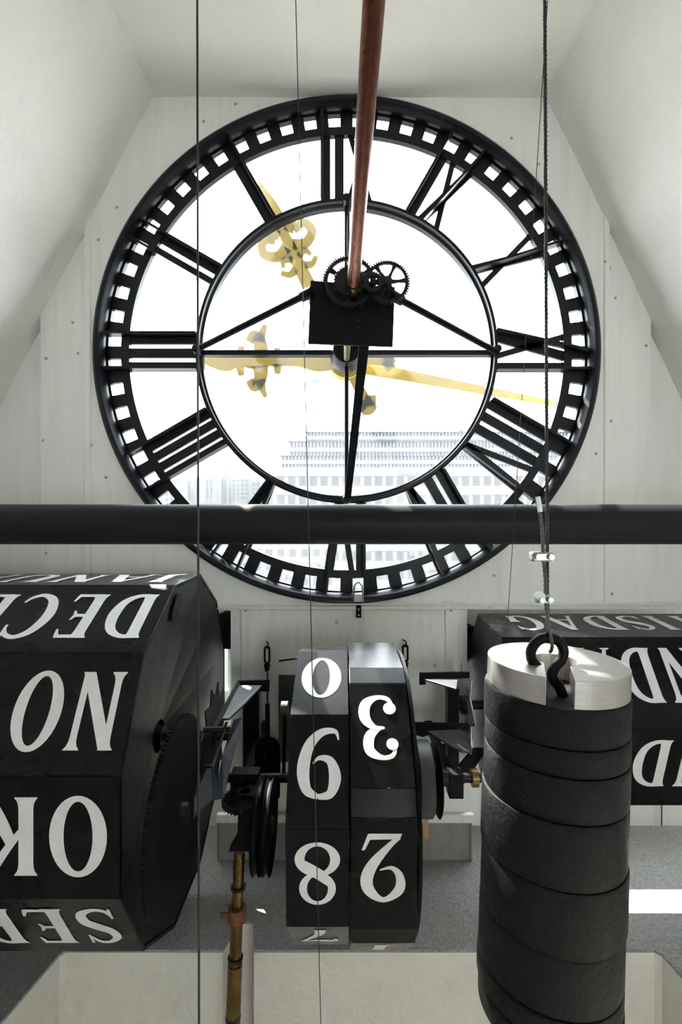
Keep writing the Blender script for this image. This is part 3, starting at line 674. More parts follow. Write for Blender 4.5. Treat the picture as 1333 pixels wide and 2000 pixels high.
# --- weekday drum (7 boards)
DX = 0.73; DD = (2.517, -0.963); DR = 0.454
day = empty('weekday_drum', (1.5, DD[0], Z0+DD[1]-DR), 'seven-sided black drum painted with upside-down white weekday names behind the weight', 'calendar drum')
prof7 = ngon(DD[0], DD[1], 7, DR, -PI/7+math.radians(4.0))
bd7 = drum_panels(day, prof7, DX, 2.28, M['drum'])
for k, word in enumerate(['TISDAG', 'MÅNDAG', 'SÖNDAG']):
    b, A, B, nr = bd7[k]; L = text_len(word, 0.60*(B-A).length, wx=0.88)
    put_text(word, A, B, DX+0.115+L, -1, 0.13, 0.60, b, nr, wx=0.88)
m = MB(); m.prism([(DX, p[0], p[1]) for p in ngon(DD[0], DD[1], 7, DR*.97, -PI/7+math.radians(4.0))], (0.012, 0, 0)); m.build('end_plate', M['drum_end'], day)
m = MB(); m.prism([(2.265, p[0], p[1]) for p in ngon(DD[0], DD[1], 7, DR*.97, -PI/7+math.radians(4.0))], (0.012, 0, 0)); m.build('end_plate', M['drum_end'], day)
MB().cyl((0.58, DD[0], Z0+DD[1]), (2.36, DD[0], Z0+DD[1]), 0.022, n=18).build('axle', M['oily'], day, smooth=40)
MB().box(2.30, 2.40, DD[0]-0.10, DD[0]+0.10, ZL+0.001, Z0+DD[1]-0.02).build('bearing_post', M['black_metal'], day, bevel=0.006)

# --- date drums on one shaft
ND = (2.106, -1.11)
units = empty('date_drum', (-0.07, ND[0], Z0+ND[1]-0.54), 'ten-sided black drum with white digits 0, 9, 8 and 7 upside down', 'calendar drum', 'date drums on the middle shaft')
prof10 = ngon(ND[0], ND[1]+0.006, 10, 0.542, math.radians(24-18)-0.0)
# first board is the one sloping 24 degrees at the top
bd10 = drum_panels(units, prof10, -0.175, 0.026, M['drum'])
for k, ch in enumerate(['0', '9', '8', '7']):
    b, A, B, nr = bd10[k]; h = 0.62; w_ = G[ch][1]*h*(B-A).length
    put_text(ch, A, B, -0.0745+w_/2, -1, 0.14, h, b, nr, wx=1.0, name='digit')
MB().lathe((0, ND[0], Z0+ND[1]), 'x', [(0.05, -0.150), (0.49, -0.150), (0.49, -0.140), (0.05, -0.140)], 40).build('web', M['black_metal'], units, smooth=40)
tens = empty('date_drum', (0.135, ND[0], Z0+ND[1]-0.55), 'black drum with white digits 3 and 2 upside down and narrow blank strips between', 'calendar drum', 'date drums on the middle shaft')
pf = []; ap_, hw = 0.530, 0.175; tilt = math.radians(1)
for k in range(8):
    a = tilt+k*PI/4      # outward direction measured from up towards the camera
    n_ = Vector((-math.sin(a), math.cos(a))); t2 = Vector((-math.cos(a), -math.sin(a)))
    c_ = Vector((ND[0]+0.004, Z0+ND[1]-0.012))+n_*ap_
    pf += [tuple(c_-t2*hw), tuple(c_+t2*hw)]
bdt = drum_panels(tens, pf, 0.031, 0.238, M['drum'])
for k, ch in ((2, '3'), (4, '2'), (6, '1')):
    b, A, B, nr = bdt[k]; h = 0.62; w_ = G[ch][1]*h*(B-A).length
    put_text(ch, A, B, 0.132+w_*0.95/2, -1, 0.14, h, b, nr, wx=0.95, name='digit')
MB().lathe((0, ND[0], Z0+ND[1]), 'x', [(0.05, 0.06), (0.47, 0.06), (0.47, 0.07), (0.05, 0.07)], 40).build('web', M['black_metal'], tens, smooth=40)
MB().lathe((0, ND[0], Z0+ND[1]), 'x', [(0.02, 0.246), (0.515, 0.246), (0.515, 0.258), (0.02, 0.258)], 72).build('flange', M['black_metal'], tens, smooth=40)

shaft = empty('date_shaft', (0.2, ND[0], Z0+ND[1]), 'long horizontal steel shaft carrying the date drums between pulleys', 'shaft')
MB().cyl((X(440, ND[0]), ND[0], Z0+ND[1]), (0.60, ND[0], Z0+ND[1]), 0.019, n=20).build('bar', M['oily'], shaft, smooth=40)
MB().cyl((0.425, ND[0], Z0+ND[1]), (0.465, ND[0], Z0+ND[1]), 0.033, n=20).build('collar', M['oily'], shaft, smooth=40)
MB().cyl((0.545, ND[0], Z0+ND[1]), (0.57, ND[0], Z0+ND[1]), 0.036, n=20).build('collar', M['brass'], shaft, smooth=40)
for x0, x1, r in ((0.31, 0.372, 0.148), (0.392, 0.402, 0.150)):
    m = MB().lathe((x0, ND[0], Z0+ND[1]), 'x', [(0.019, 0), (r*.93, 0), (r, 0.006), (r, x1-x0-.004), (r*.97, x1-x0), (0.019, x1-x0)], 48)
    m.build('pulley', M['grey_paint'] if r < .149 else M['black_metal'], shaft, smooth=40)
MB().cyl((0.372, ND[0], Z0+ND[1]), (0.392, ND[0], Z0+ND[1]), 0.07, n=28).build('pulley_hub', M['black_metal'], shaft, smooth=40)
for x in (0.475, -0.41):
    m = MB(); m.box(x-0.03, x+0.03, ND[0]-0.035, ND[0]+0.035, Z0+ND[1]-0.07, Z0+ND[1]+0.03); m.box(x-0.02, x+0.02, ND[0]-0.02, YW-0.002, Z0+ND[1]-0.055, Z0+ND[1]-0.025)
    m.build('bearing_bracket', M['black_metal'], shaft, bevel=0.004)

# ================================================================== LEFT LINKAGE
dg = gear_mb((-0.575, 1.75, Z0-1.04), 'x', 0.318, 110, 0.010, 0.014, 0.03)
o = empty('drive_gear', (-0.57, 1.75, Z0-1.36), 'big dark toothed gear wheel standing beside the dished end of the month drum', 'gear')
dg.build('wheel', M['black_metal'], o)
MB().lathe((-0.575, 1.75, Z0-1.04), 'x', [(0.02, -0.004), (0.30, -0.004), (0.30, 0.010), (0.02, 0.022)], 48).build('web', M['black_metal'], o, smooth=40)
MB().cyl((-0.63, 1.75, Z0-1.04), (-0.53, 1.75, Z0-1.04), 0.03, n=20).build('hub', M['oily'], o, smooth=40)
def star(name, c, r, rin, n, th, mat, label, spin=0.0, skew=0.5):
    root = empty(name, Vector(c)-Vector((0, 0, r)), label, 'ratchet wheel')
    pts = []
    for k in range(n):
        a = spin+2*PI*k/n
        pts += [Vector(c)+Vector((0, r*math.cos(a), r*math.sin(a))), Vector(c)+Vector((0, rin*math.cos(a+2*PI/n*skew), rin*math.sin(a+2*PI/n*skew)))]
    MB().prism(pts, (th, 0, 0)).build('toothed_disc', mat, root, bevel=0.001)
    MB().cyl(Vector(c)-Vector((0.012, 0, 0)), Vector(c)+Vector((th+0.012, 0, 0)), 0.045, n=20).build('hub', M['oily'], root, smooth=40)
    return root
star('ratchet_wheel', (-0.562, MD[0], Z0+MD[1]), 0.225, 0.165, 12, 0.006, M['drum_end'], 'jagged twelve-toothed dark ratchet wheel on the month drum axle', 0.2, 0.35)
star('ratchet_wheel', (0.612, DD[0], Z0+DD[1]), 0.225, 0.15, 7, 0.006, M['galv'], 'bright-edged toothed ratchet wheel on the weekday drum axle', 0.5, 0.3)

def bar_plate(pts, depths, thick, name, mat, root, bevel=0.0015):
    P = [W(px, py, d) for (px, py), d in zip(pts, depths)]
    return MB().prism(P, thick).build(name, mat, root, bevel=bevel)
lv = empty('release_lever', W(455, 1560, 2.0), 'bent angle-steel release lever with sloping plates beside the month drum', 'lever')
bar_plate([(463, 1330), (527, 1328), (526, 1351), (506, 1351), (468, 1350)], [2.30]*5, (0, 0.012, 0), 'cross_angle', M['black_metal'], lv)
bar_plate([(467, 1338), (512, 1338), (480, 1372), (448, 1403), (434, 1403)], [2.28, 2.28, 2.16, 2.06, 2.05], (0, 0.0, -0.010), 'upper_plate', M['grey_paint'], lv)
bar_plate([(464, 1329), (470, 1334), (424, 1420), (414, 1420)], [2.29, 2.29, 2.02, 2.02], (0, 0.0, -0.03), 'edge_angle', M['black_metal'], lv)
bar_plate([(456, 1408), (474, 1400), (452, 1490), (437, 1560), (416, 1564), (436, 1470)], [2.06, 2.06, 2.0, 1.95, 1.95, 2.0], (0.0, 0.012, 0), 'lower_plate', M['skylit_steel'], lv)
bar_plate([(437, 1558), (416, 1562), (372, 1606), (358, 1606), (400, 1500), (412, 1498)], [1.95, 1.95, 1.90, 1.90, 1.95, 1.96], (0, 0.012, 0), 'foot_plate', M['skylit_steel'], lv)
bar_plate([(440, 1410), (446, 1410), (418, 1500), (404, 1502), (380, 1560), (374, 1560), (400, 1495), (412, 1495)], [2.0, 2.0, 1.93, 1.93, 1.88, 1.88, 1.93, 1.93], (0, 0.006, 0), 'edge_strip', M['oily'], lv)
MB().cyl(W(398, 1426, 2.0), W(450, 1424, 2.0), 0.012, n=14).build('pivot_pin', M['oily'], lv, smooth=40)
post = empty('frame_post', (X(494, 2.55), 2.55, ZL), 'dark upright steel post between the month drum and the date drums', 'post', 'mechanism posts')
MB().box(X(478, 2.55), X(510, 2.55), 2.50, 2.56, Zp(1560, 2.55), Zp(1345, 2.55)).build('angle', M['black_metal'], post, bevel=0.003)
MB().box(X(478, 2.55), X(510, 2.55), 2.56, YW-0.001, Zp(1500, 2.55), Zp(1488, 2.55)).build('wall_foot', M['black_metal'], post)
post = empty('frame_post', (X(888, 2.55), 2.55, ZL), 'dark upright steel post between the date drums and the weekday drum', 'post', 'mechanism posts')
MB().box(X(871, 2.55), X(893, 2.55), 2.50, 2.56, Zp(1500, 2.55), Zp(1340, 2.55)).build('angle', M['black_metal'], post, bevel=0.003)
bar_plate([(893, 1500), (925, 1462), (945, 1462), (945, 1475), (905, 1535), (880, 1535)], [2.5]*6, (0, 0.012, 0), 'brace', M['black_metal'], post)
MB().box(X(868, 2.55), X(896, 2.55), 2.56, YW-0.001, Zp(1500, 2.55), Zp(1488, 2.55)).build('wall_foot', M['black_metal'], post)
br = empty('angle_bracket', W(870, 1345, 2.45), 'short dark angle bracket with a tapered upper plate beside the weekday drum', 'bracket')
bar_plate([(820, 1314), (918, 1313), (918, 1325), (832, 1326), (832, 1338), (820, 1338)], [2.42]*6, (0, 0.012, 0), 'flange', M['black_metal'], br)
bar_plate([(828, 1326), (895, 1325), (892, 1345)], [2.41, 2.41, 2.25], (0, 0, -0.008), 'gusset', M['grey_paint'], br)
br = empty('angle_bracket', W(870, 1470, 2.4), 'dark angle bracket with a broad curved plate above the pulleys', 'bracket')
bar_plate([(809, 1411), (918, 1414), (918, 1428), (850, 1432), (826, 1440), (812, 1436)], [2.36]*6, (0, 0.012, 0), 'flange', M['black_metal'], br)
bar_plate([(834, 1427), (902, 1424), (918, 1446), (924, 1468), (905, 1468), (884, 1458)], [2.35, 2.35, 2.28, 2.18, 2.16, 2.2], (0, 0, -0.008), 'curved_plate', M['grey_paint'], br)

# bevel gear, brass upright shaft and its clamp
bv = empty('crown_gear', W(480, 1580, 2.02), 'small toothed crown wheel lying flat in a black cage above the brass shaft', 'gear')
c_ = W(480, 1562, 2.02)
gear_mb(c_-Vector((0, 0, 0.012)), 'z', 0.094, 36, 0.009, 0.024, 0.02).build('toothed_ring', M['oily'], bv)
MB().lathe(c_, 'z', [(0.02, 0.012), (0.085, 0.012), (0.05, 0.035), (0.02, 0.035)], 36).build('crown', M['black_metal'], bv, smooth=40)
m = MB()
m.box(c_.x-0.055, c_.x-0.047, c_.y-0.03, c_.y+0.03, c_.z+0.03, c_.z+0.115); m.box(c_.x+0.047, c_.x+0.055, c_.y-0.03, c_.y+0.03, c_.z+0.03, c_.z+0.115)
m.box(c_.x-0.055, c_.x+0.055, c_.y-0.03, c_.y+0.03, c_.z+0.108, c_.z+0.118); m.build('cage', M['black_metal'], bv, bevel=0.002)
m = MB(); m.prism([W(465, 1578, 2.02), W(503, 1578, 2.02), W(502, 1640, 2.02), W(488, 1664, 2.02), W(446, 1664, 2.02), W(464, 1634, 2.02)], (0, 0.05, 0)); m.build('bracket', M['black_metal'], bv, bevel=0.003)
bs = empty('brass_shaft', (X(455, 2.0), 2.06, 0.0), 'upright brass tube shaft with a rusty clamp running down the notch in the ledge', 'shaft')
pt_, pb_ = W(468, 1664, 2.045), W(455, 2000, 2.0); dn = (pb_-pt_).normalized()
pe = pt_+dn*((pt_.z-0.005)/abs(dn.z))
def along(t): return pt_+dn*t
LN = (pe-pt_).length
MB().cyl(along(0), along(0.24), 0.022, n=24).build('upper_tube', M['brass'], bs, smooth=40)
MB().cyl(along(0.24), along(0.43), 0.024, n=24).build('middle_tube', M['brass'], bs, smooth=40)
MB().cyl(along(0.43), along(LN), 0.029, n=24).build('lower_tube', M['brass'], bs, smooth=40)
MB().cyl(along(0.21), along(0.265), 0.036, n=24).build('clamp', M['rust'], bs, smooth=40, bevel=0.003)
q = along(0.235); MB().cyl(q+Vector((-.065, -.01, 0)), q+Vector((-.03, -.01, 0)), 0.010, n=10).build('clamp_bolt', M['rust'], bs)
for t in (0.13, 0.40, 0.62): MB().cyl(along(t), along(t+0.010), 0.0305, n=24).build('joint_ring', M['oily'], bs, smooth=40)
# sheaves and roller lever left of the digits
sh = empty('sheave', W(522, 1560, 2.2), 'rounded dark sheave block hanging on its wire beside the date drums', 'pulley')
m = MB()
pts = []
for k in range(13):
    a = PI*k/12; pts.append(W(522, 1465, 2.25)+Vector((0.058*math.cos(a), 0, 0.062*math.sin(a))))
pts += [W(498, 1562, 2.25), W(546, 1562, 2.25)][0:2]
m.prism(pts, (0, 0.035, 0)); m.build('block', M['black_metal'], sh, bevel=0.008)
MB().tube([W(523, 1312, 2.25), W(523, 1380, 2.25), W(524, 1445, 2.245), W(515, 1500, 2.24)], 0.003, 6).build('wire', M['oily'], sh)
MB().box(X(519, 2.25), X(528, 2.25), 2.235, 2.25, Zp(1440, 2.25), Zp(1372, 2.25)).build('ferrule', M['black_metal'], sh, bevel=0.003)
for nm, px, lab in (('rope_wheel', 508, 'thin dark rope wheel seen edge-on nearest the brass shaft'), ('rope_wheel', 527, 'thin dark rope wheel seen edge-on nearest the date drums')):
    x = X(px, 1.92); c_ = Vector((x, 1.92, Z0-1.19)); r = 0.165
    rw = empty(nm, c_-Vector((0, 0, r)), lab, 'pulley', 'rope wheels under the shaft')
    MB().lathe(c_, 'x', [(0.02, -0.005), (r, -0.012), (r-0.012, -0.003), (r-0.012, 0.003), (r, 0.012), (0.02, 0.005)], 48).build('rim', M['black_metal'], rw, smooth=40)
    MB().cyl(c_-Vector((0.016, 0, 0)), c_+Vector((0.016, 0, 0)), 0.03, n=16).build('hub', M['oily'], rw, smooth=40)
rl = empty('roller_lever', W(556, 1520, 2.12), 'slim dark lever rod with a pale roller at its top beside the digit 9', 'lever')
MB().cyl(W(554, 1520, 2.12), W(557, 1392, 2.12), 0.0075, n=10).build('rod', M['black_metal'], rl, smooth=40)
p = W(557, 1384, 2.12); MB().cyl(p-Vector((0.016, 0, 0)), p+Vector((0.014, 0, 0)), 0.030, n=24).build('roller', M['grey_paint'], rl, smooth=40, bevel=0.002)
o = MB().cyl(W(545, 1291, 2.4), W(590, 1284, 2.4), 0.0045, n=10).build('guide_rod', M['black_metal'], smooth=40)
tag(o, 'short thin dark rod poking out behind the digit 0 board', 'rod')
# turnbuckles on the panel
def turnbuckle(px, py, label, below):
    d = YW-0.05; c = W(px, py, d); root = empty('turnbuckle', c-Vector((0, 0, 0.07)), label, 'turnbuckle', 'turnbuckles on the lower panel')
    P = [c+Vector((0.013*math.cos(a), 0, 0.030+(0.030 if math.sin(a) > 0 else -0.030)+0.013*math.sin(a))) for a in [2*PI*k/24 for k in range(24)]]
    MB().tube(P, 0.0055, 8, closed=True).build('link', M['black_metal'], root, smooth=60)
    MB().cyl(c+Vector((0, 0, -0.02)), c+Vector((0, 0, -0.06)), 0.018, 0.010, 12).build('socket', M['black_metal'], root, smooth=40)
    MB().tube(catmull([c+Vector((0, 0, 0.062)), c+Vector((0.006, 0.0, 0.085)), c+Vector((-0.004, 0.02, 0.095)), c+Vector((-0.008, 0.052, 0.088))], 5), 0.0035, 6).build('hook', M['black_metal'], root, smooth=60)
    MB().cyl(c+Vector((0, 0, -0.055)), Vector((c.x, c.y, Zp(below, d))), 0.0025, n=6).build('wire', M['cable'], root)
turnbuckle(522, 1290, 'dark turnbuckle with its wire left of the digit 0', 1500)
turnbuckle(792, 1287, 'dark turnbuckle with its wire right of the blank date board', 1420)
for px0, px1, py0, py1, d, lab in ((430, 453, 1200, 1268, 2.92, 'small dark steel box on the wall behind the month drum end'), (903, 927, 1226, 1290, 2.92, 'small dark steel box on the wall behind the weekday drum end')):
    r = empty('wall_box', W((px0+px1)/2, py1, d), lab, 'box', 'boxes beside the drum windows')
    MB().box(X(px0, d), X(px1, d), d, YR-0.001, Zp(py1, d), Zp(py0, d)).build('case', M['black_metal'], r, bevel=0.004)
    MB().box(X(px0-1, d), X(px1+1, d), d-0.012, d+0.03, Zp(py0+10, d), Zp(py0-2, d)).build('lid', M['black_metal'], r, bevel=0.003)
# dial foot clasp
cl = empty('dial_clasp', W(701, 1205, YW-.01), 'silver hoop clasp on a bolted black strap under the dial rim', 'bracket')
m = MB(); d = YW-0.06
hoop = [W(692, 1176, d), W(692, 1150, d), W(694, 1142, d), W(700, 1137, d), W(706, 1142, d), W(709, 1150, d), W(709, 1176, d)]
m.tube(catmull(hoop, 4), 0.006, 8); m.build('hoop', M['galv'], cl, smooth=60)
MB().box(X(692, d), X(710, d), d-0.004, d+0.012, Zp(1176, d), Zp(1160, d)).build('saddle', M['galv'], cl, bevel=0.002)
MB().box(X(696, YW-.01), X(706, YW-.01), YW-0.02, YW, Zp(1206, YW-.01), Zp(1162, YW-.01)).build('strap', M['black_metal'], cl, bevel=0.002)
for py in (1190, 1201):
    p = W(701, py, YW-.02); MB().cyl(p, p-Vector((0, 0.006, 0)), 0.007, n=6).build('bolt', M['galv'], cl)

# ================================================================== WEIGHT AND CABLES
WD = 1.10
wt = W(1087, 1288, WD)          # centre of the top face
wr_ = 0.1435
weight = empty('clock_weight', wt, 'tall cylinder of stacked black iron discs capped by a pale slotted steel disc', 'weight')
# slotted steel disc
sa = math.radians(-110); hs = 0.025; ri = 0.047
e = Vector((math.cos(sa), math.sin(sa), 0)); t2 = Vector((-math.sin(sa), math.cos(sa), 0))
out = []; a_o = math.asin(hs/wr_); a_i = math.asin(hs/ri)
n = 80
for k in range(n+1):
    a = sa+a_o+(2*PI-2*a_o)*k/n; out.append(Vector((wr_*math.cos(a), wr_*math.sin(a), 0)))
for k in range(25):
    a = sa-a_i-(2*PI-2*a_i)*k/24; out.append(Vector((ri*math.cos(a), ri*math.sin(a), 0)))
MB().prism([wt+p for p in out], (0, 0, -0.055)).build('steel_disc', M['steel'], weight, bevel=0.0012)
levels = [0.055, 0.133, 0.187, 0.274, 0.402, 0.531, 0.650, 0.700, 0.752]
for i in range(len(levels)-1):
    r = wr_+0.0045+random.uniform(-.0015, .0015); z0, z1 = -levels[i], -levels[i+1]
    off = Vector((random.uniform(-.002, .002), random.uniform(-.002, .002), 0))
    m = MB().lathe(wt+off, 'z', [(0.0001, z0), (r-0.005, z0), (r-0.0015, z0-0.0015), (r, z0-0.006), (r, z1+0.006), (r-0.0015, z1+0.0020), (r-0.005, z1+0.0006), (0.0001, z1+0.0006)], 96, closed=False)
    m.build('iron_disc', M['iron_rough'], weight, smooth=40)
hook = [(.010, -.062), (.002, -.040), (-.012, -.018), (-.004, .000), (.010, .014), (.015, .032), (.006, .050), (-.016, .058), (-.038, .050), (-.050, .030), (-.048, .010), (-.034, -.006), (-.024, -.012)]
yy = [-.066, -.064, -.060, -.054, -.05, -.048, -.046, -.045, -.044, -.042, -.040, -.036, -.034]
MB().tube(catmull([wt+Vector((a-0.021, y, b)) for (a, b), y in zip(hook, yy)], 6), 0.0105, 14).build('eye_hook', M['black_metal'], weight, smooth=60)
weight.rotation_euler = (0, math.radians(1.6), 0)

hk = wt+Vector((-0.037, -0.045, 0.052))          # where the rope bears on the hook
topx = X(1062, 1.05)
def twisted(path, r, strands, pitch, name, mat, root):
    m = MB(); L = [0.0]
    for i in range(1, len(path)): L.append(L[-1]+(path[i]-path[i-1]).length)
    for s in range(strands):
        P = []; u = None
        for i, p in enumerate(path):
            t = (path[min(i+1, len(path)-1)]-path[max(i-1, 0)]).normalized()
            u = t.orthogonal() if u is None else u-t*u.dot(t)
            u.normalize(); w = t.cross(u); a = 2*PI*(L[i]/pitch+s/strands)
            P.append(p+(u*math.cos(a)+w*math.sin(a))*r*0.52)
        m.tube(P, r*0.52, 6)
    return m.build(name, mat, root, smooth=60)
def resample(pts, step):
    P = catmull(pts, 40); out = [P[0]]; acc = 0
    for i in range(1, len(P)):
        acc += (P[i]-P[i-1]).length
        if acc >= step: out.append(P[i]); acc = 0
    out.append(P[-1]); return out
wc = empty('weight_cable', hk, 'twisted steel cable with two galvanised clamps carrying the iron weight', 'cable')
y0 = hk.y
straight = [Vector((hk.x+(topx-hk.x)*t, y0, hk.z+0.0+(ZC+0.0-hk.z)*t)) for t in [k/300 for k in range(301)]]
straight = [p for p in straight]
twisted(straight, 0.0042, 3, 0.030, 'main_strand', M['cable'], wc)
def C(px, py, dy=0.0): return W(px, py, y0+dy)
loop = [hk+Vector((0.003, -0.004, -0.022)), hk+Vector((0.003, -0.015, -0.005)), C(1071, 1215, -.01), C(1067, 1170, -.006), C(1066, 1130, -.006), C(1062, 1087, -.006), C(1060, 1040, -.004), C(1055, 1000, -.002), C(1052, 975, 0)]
twisted(resample(loop, 0.004), 0.0042, 3, 0.030, 'dead_end', M['cable_light'], wc)
MB().tube(catmull([C(1056, 1000, -.002), C(1051, 970, 0)], 3), 0.0055, 8).build('end_cap', M['tape_white'], wc)
for (px, py, lab, rot) in ((1058, 1087, None, 0), (1061, 1169, None, 1)):
    c_ = C(px, py, -.004)
    cp = MB(); w2 = 0.022 if not rot else 0.014
    cp.box(c_.x-w2, c_.x+w2, c_.y-0.012, c_.y+0.012, c_.z-0.010, c_.z+0.010)
    o = cp.build('clamp', M['galv'], wc, bevel=0.004)
    for sx in (-1, 1):
        MB().cyl(c_+Vector((sx*w2*0.6, -0.012, 0)), c_+Vector((sx*w2*0.6, -0.022, 0)), 0.0062, n=6).build('nut', M['galv'], o)
MB().tube(catmull([C(1049, 1166, -.012), C(1055, 1162, -.016), C(1060, 1166, -.016)], 4), 0.008, 10).build('tape_wrap', M['tape_white'], wc, smooth=60)

def plumb(name, px0, py0, px1, py1, d0, d1, r, label, ztop, zbot):
    a, b = W(px0, py0, d0), W(px1, py1, d1); v = (b-a)
    t0 = (ztop-a.z)/v.z; t1 = (zbot-a.z)/v.z
    o = MB().cyl(a+v*t0, a+v*t1, r, n=8).build(name, M['cable'], smooth=60); return tag(o, label, 'cable')
plumb('hanging_cable', 385.5, 0, 389, 2000, 1.2, 1.2, 0.0028, 'dark taut cable hanging in front of the month drum from ceiling to floor', ZC-0.01, 0.0)
plumb('hanging_wire', 578, 0, 627, 2000, 1.3, 1.3, 0.0012, 'hair-thin dark wire hanging in front of the digits 0, 9 and 8', ZC-0.01, 0.0)
a = W(1066, 0, 1.9)
plumb('guide_wire', 1064, 100, 990, 1245, 1.3, 1.65, 0.0011, 'hair-thin slanting wire behind the weight cable running down to the weekday drum', ZC-0.01, W(990, 1245, 1.65).z)

# ================================================================== OUTSIDE
DB = 130.0
pm = DB/F
GZ = Z0-34.0
ground = MB().box(-900, 900, 6, 1600, GZ-1, GZ).build('city_ground', M['street']); tag(ground, kind='structure')
ob = empty('office_building', (X(820, DB), DB, GZ), 'long pale stepped office block with rows of square windows across the street', 'building')
bx0, bx1 = X(533, DB), X(1180, DB)
MB().box(bx0, bx1, DB+1.0, DB+30, GZ, Zp(912, DB)).build('main_block', M['facade'], ob)
tiers = [(548, 889, 912, 0.6), (563, 858, 889, 3.0), (596, 836, 858, 6.0)]
for pxl, t0, t1, dy in tiers:
    MB().box(X(pxl, DB), bx1, DB+1+dy, DB+28, Zp(t1, DB), Zp(t0, DB)).build('tier', M['tier'], ob)
    m = MB(); x = X(pxl, DB)
    while x < bx1: m.box(x, x+0.30, DB+0.8+dy, DB+1+dy, Zp(t1, DB), Zp(t0, DB)+0.25); x += 0.92
    o = m.build('mullions', M['mullion'], ob); o['kind'] = 'stuff'
    MB().box(X(pxl, DB)-0.4, bx1, DB+0.5+dy, DB+3+dy, Zp(t0, DB)-0.12, Zp(t0, DB)+0.12).build('cornice', M['tier'], ob)
    MB().box(X(pxl, DB)-0.4, bx1, DB+0.6+dy, DB+1+dy, (Zp(t0, DB)*.45+Zp(t1, DB)*.55)-.5, (Zp(t0, DB)*.45+Zp(t1, DB)*.55)+.5).build('spandrel', M['facade'], ob)
win = MB().box(0, 14*pm, 0, 0.12, -19*pm, 0).mesh('window')
for row in range(8):
    py = 930+36.8*row
    for k in range(30):
        px = 541+21.4*k
        if X(px+14, DB) > bx1: break
        o = link('window', win, M['facade_glass'], ob, tuple(Vector((X(px, DB), DB+0.93, Zp(py, DB)))-Vector(ob.location)))
# piers between the windows stand proud of the glass
m = MB()
for row in range(9):
    py = 912+36.8*row; m.box(bx0, bx1, DB+0.75, DB+1.0, Zp(min(py+17.5, 1205), DB), Zp(py, DB))
o = m.build('floor_bands', M['facade'], ob)
sg = MB().box(X(780, DB), X(846, DB), DB+0.45, DB+0.75, Zp(927, DB), Zp(916, DB)).build('sign_board', M['sign_blue'], ob)
for k, (a, b) in enumerate(((792, 798), (801, 805), (807, 809), (811, 815), (817, 820), (823, 829), (832, 838))):
    MB().box(X(a, DB), X(b, DB), DB+0.40, DB+0.45, Zp(925.5, DB), Zp(919 if k % 2 else 918, DB)).build('sign_mark', M['sign_white'], sg)
for px, w2, h2 in ((625, 10, 4), (660, 16, 5), (870, 40, 4), (915, 8, 8)):
    MB().box(X(px, DB), X(px+w2, DB), DB+10, DB+16, Zp(836, DB), Zp(836-h2, DB)).build('roof_plant', M['tier'], ob)
for px, py, lab in ((612, 742, 'pale blue flag on the tallest roof pole of the office block'), (617, 797, 'small faded flag low on a roof pole of the office block'), (926, 806, 'small flag on the pole near the clock ring side of the roof')):
    d = DB+8; r = empty('flag', (X(px, d), d, Zp(836, d)), lab, 'flag', 'flags on the office roof')
    MB().cyl((X(px, d), d, Zp(838, d)), (X(px, d), d, Zp(py-8, d)), 0.05, n=8).build('pole', M['mullion'], r)
    m = MB(); N = 8
    for i in range(N):
        def q(i_, s): return Vector((X(px, d)+i_*0.22, d+0.18*math.sin(i_*1.1), Zp(py, d)-s*(0.9-0.03*i_)-0.05*i_))
        m.add([q(i, 1), q(i+1, 1), q(i+1, -.6), q(i, -.6)], [[0, 1, 2, 3]])
    o = m.build('cloth', M['flag'], r); s_ = o.modifiers.new('cloth', 'SOLIDIFY'); s_.thickness = 0.02
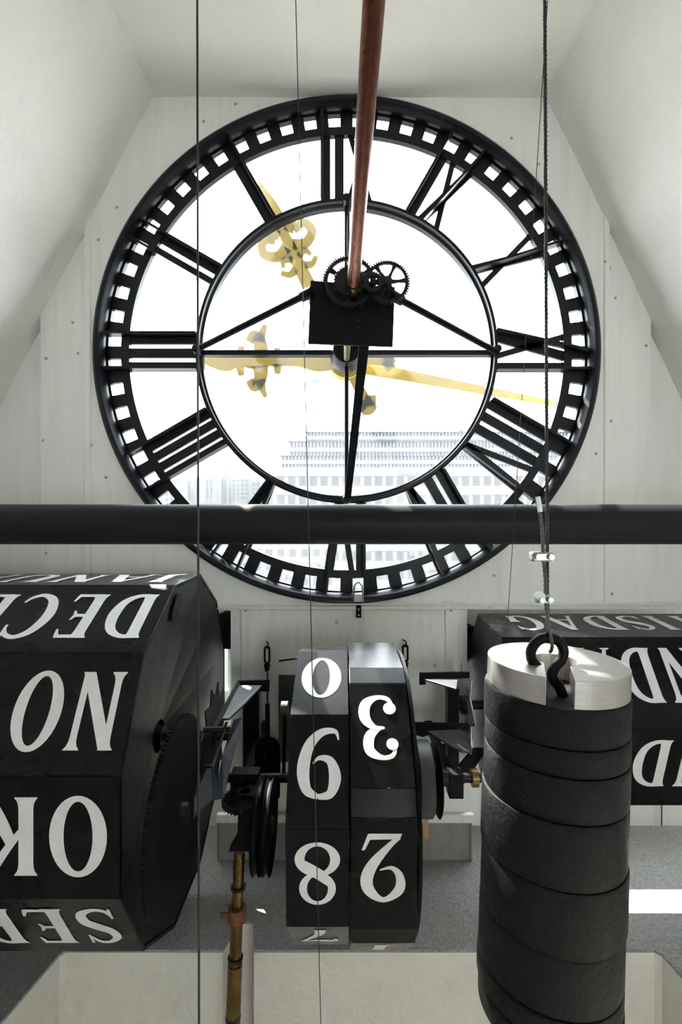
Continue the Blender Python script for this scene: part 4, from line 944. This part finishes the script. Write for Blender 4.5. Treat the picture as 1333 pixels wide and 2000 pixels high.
# distant roofs on the left, and the low pink building below the pipe
rnd = random.Random(3)
for i, (px, w2, top, d) in enumerate([(300, 46, 938, 420), (345, 40, 934, 460), (392, 34, 932, 520), (424, 30, 930, 560), (452, 40, 932, 500), (490, 30, 938, 470), (515, 30, 936, 430)]):
    root = empty('far_building', (X(px+w2/2, d), d, GZ), ['hazy far flat-roofed block ending the skyline by numeral IIII', 'hazy far hipped-roof block behind the dark hanging cable', 'hazy far block with a roof hut, the one farther from the spire tower', 'hazy far flat-roofed block the church spire rises beside', 'hazy far hipped-roof block next to the church spire', 'hazy far block with a roof hut close to numeral V', 'hazy far flat-roofed block half hidden against the office building'][i], 'building', 'hazy far skyline blocks')
    MB().box(X(px, d), X(px+w2, d), d, d+30, GZ, Zp(top, d)).build('walls', M['far'], root)
    a, b = X(px, d), X(px+w2, d); zt = Zp(top, d)
    if i % 3 == 1: MB().add([(a, d, zt), (b, d, zt), (b, d+30, zt), (a, d+30, zt), ((a*3+b)/4, d+15, zt+3), ((a+3*b)/4, d+15, zt+3)], [[0, 1, 5, 4], [1, 2, 5], [2, 3, 4, 5], [3, 0, 4], [0, 3, 2, 1]]).build('roof', M['far_roof'], root)
    elif i % 3 == 2: MB().box((a*2+b)/3, (a+2*b)/3, d+5, d+15, zt, zt+2.5).build('roof_hut', M['far_roof'], root)
    else: MB().box(a-.3, b+.3, d-.3, d+30, zt, zt+0.6).build('roof', M['far_roof'], root)
    wm = MB().box(0, 2.2, 0, 0.1, -2.4, 0).mesh('window')
    for r in range(5):
        for k in range(int((b-a-2)/4.2)):
            link('window', wm, M['facade_glass'], root, tuple(Vector((a+1.5+k*4.2, d-0.1, zt-2.5-r*4.2))-Vector(root.location)))
root = empty('church_spire', (X(441, 540), 540, GZ), 'slender hazy church spire rising over the far roofs', 'tower')
d = 540
MB().box(X(437, d), X(445, d), d-2, d+2, GZ, Zp(932, d)).build('tower', M['far'], root)
MB().cyl((X(441, d), d, Zp(932, d)), (X(441, d), d, Zp(905, d)), 2.2, 0.1, 8).build('spire', M['far_roof'], root)
d = 85
root = empty('low_building', (X(560, d), d, GZ), 'low pale street building with pink-red awnings below the dial', 'building')
MB().box(X(440, d), X(655, d), d, d+18, GZ, Zp(1068, d)).build('walls', M['far'], root)
for a, b, t0, t1 in ((478, 520, 1076, 1090), (575, 622, 1100, 1114), (540, 560, 1122, 1132), (640, 652, 1080, 1120)):
    MB().box(X(a, d), X(b, d), d-1.2, d, Zp(t1, d), Zp(t0, d)).build('awning', M['pink'], root)
wm = MB().box(0, 1.1, 0, 0.1, -1.3, 0).mesh('window')
for r in range(5):
    for k in range(9): link('window', wm, M['facade_glass'], root, tuple(Vector((X(450, d)+k*2.0, d-0.08, Zp(1072, d)-r*2.4))-Vector(root.location)))
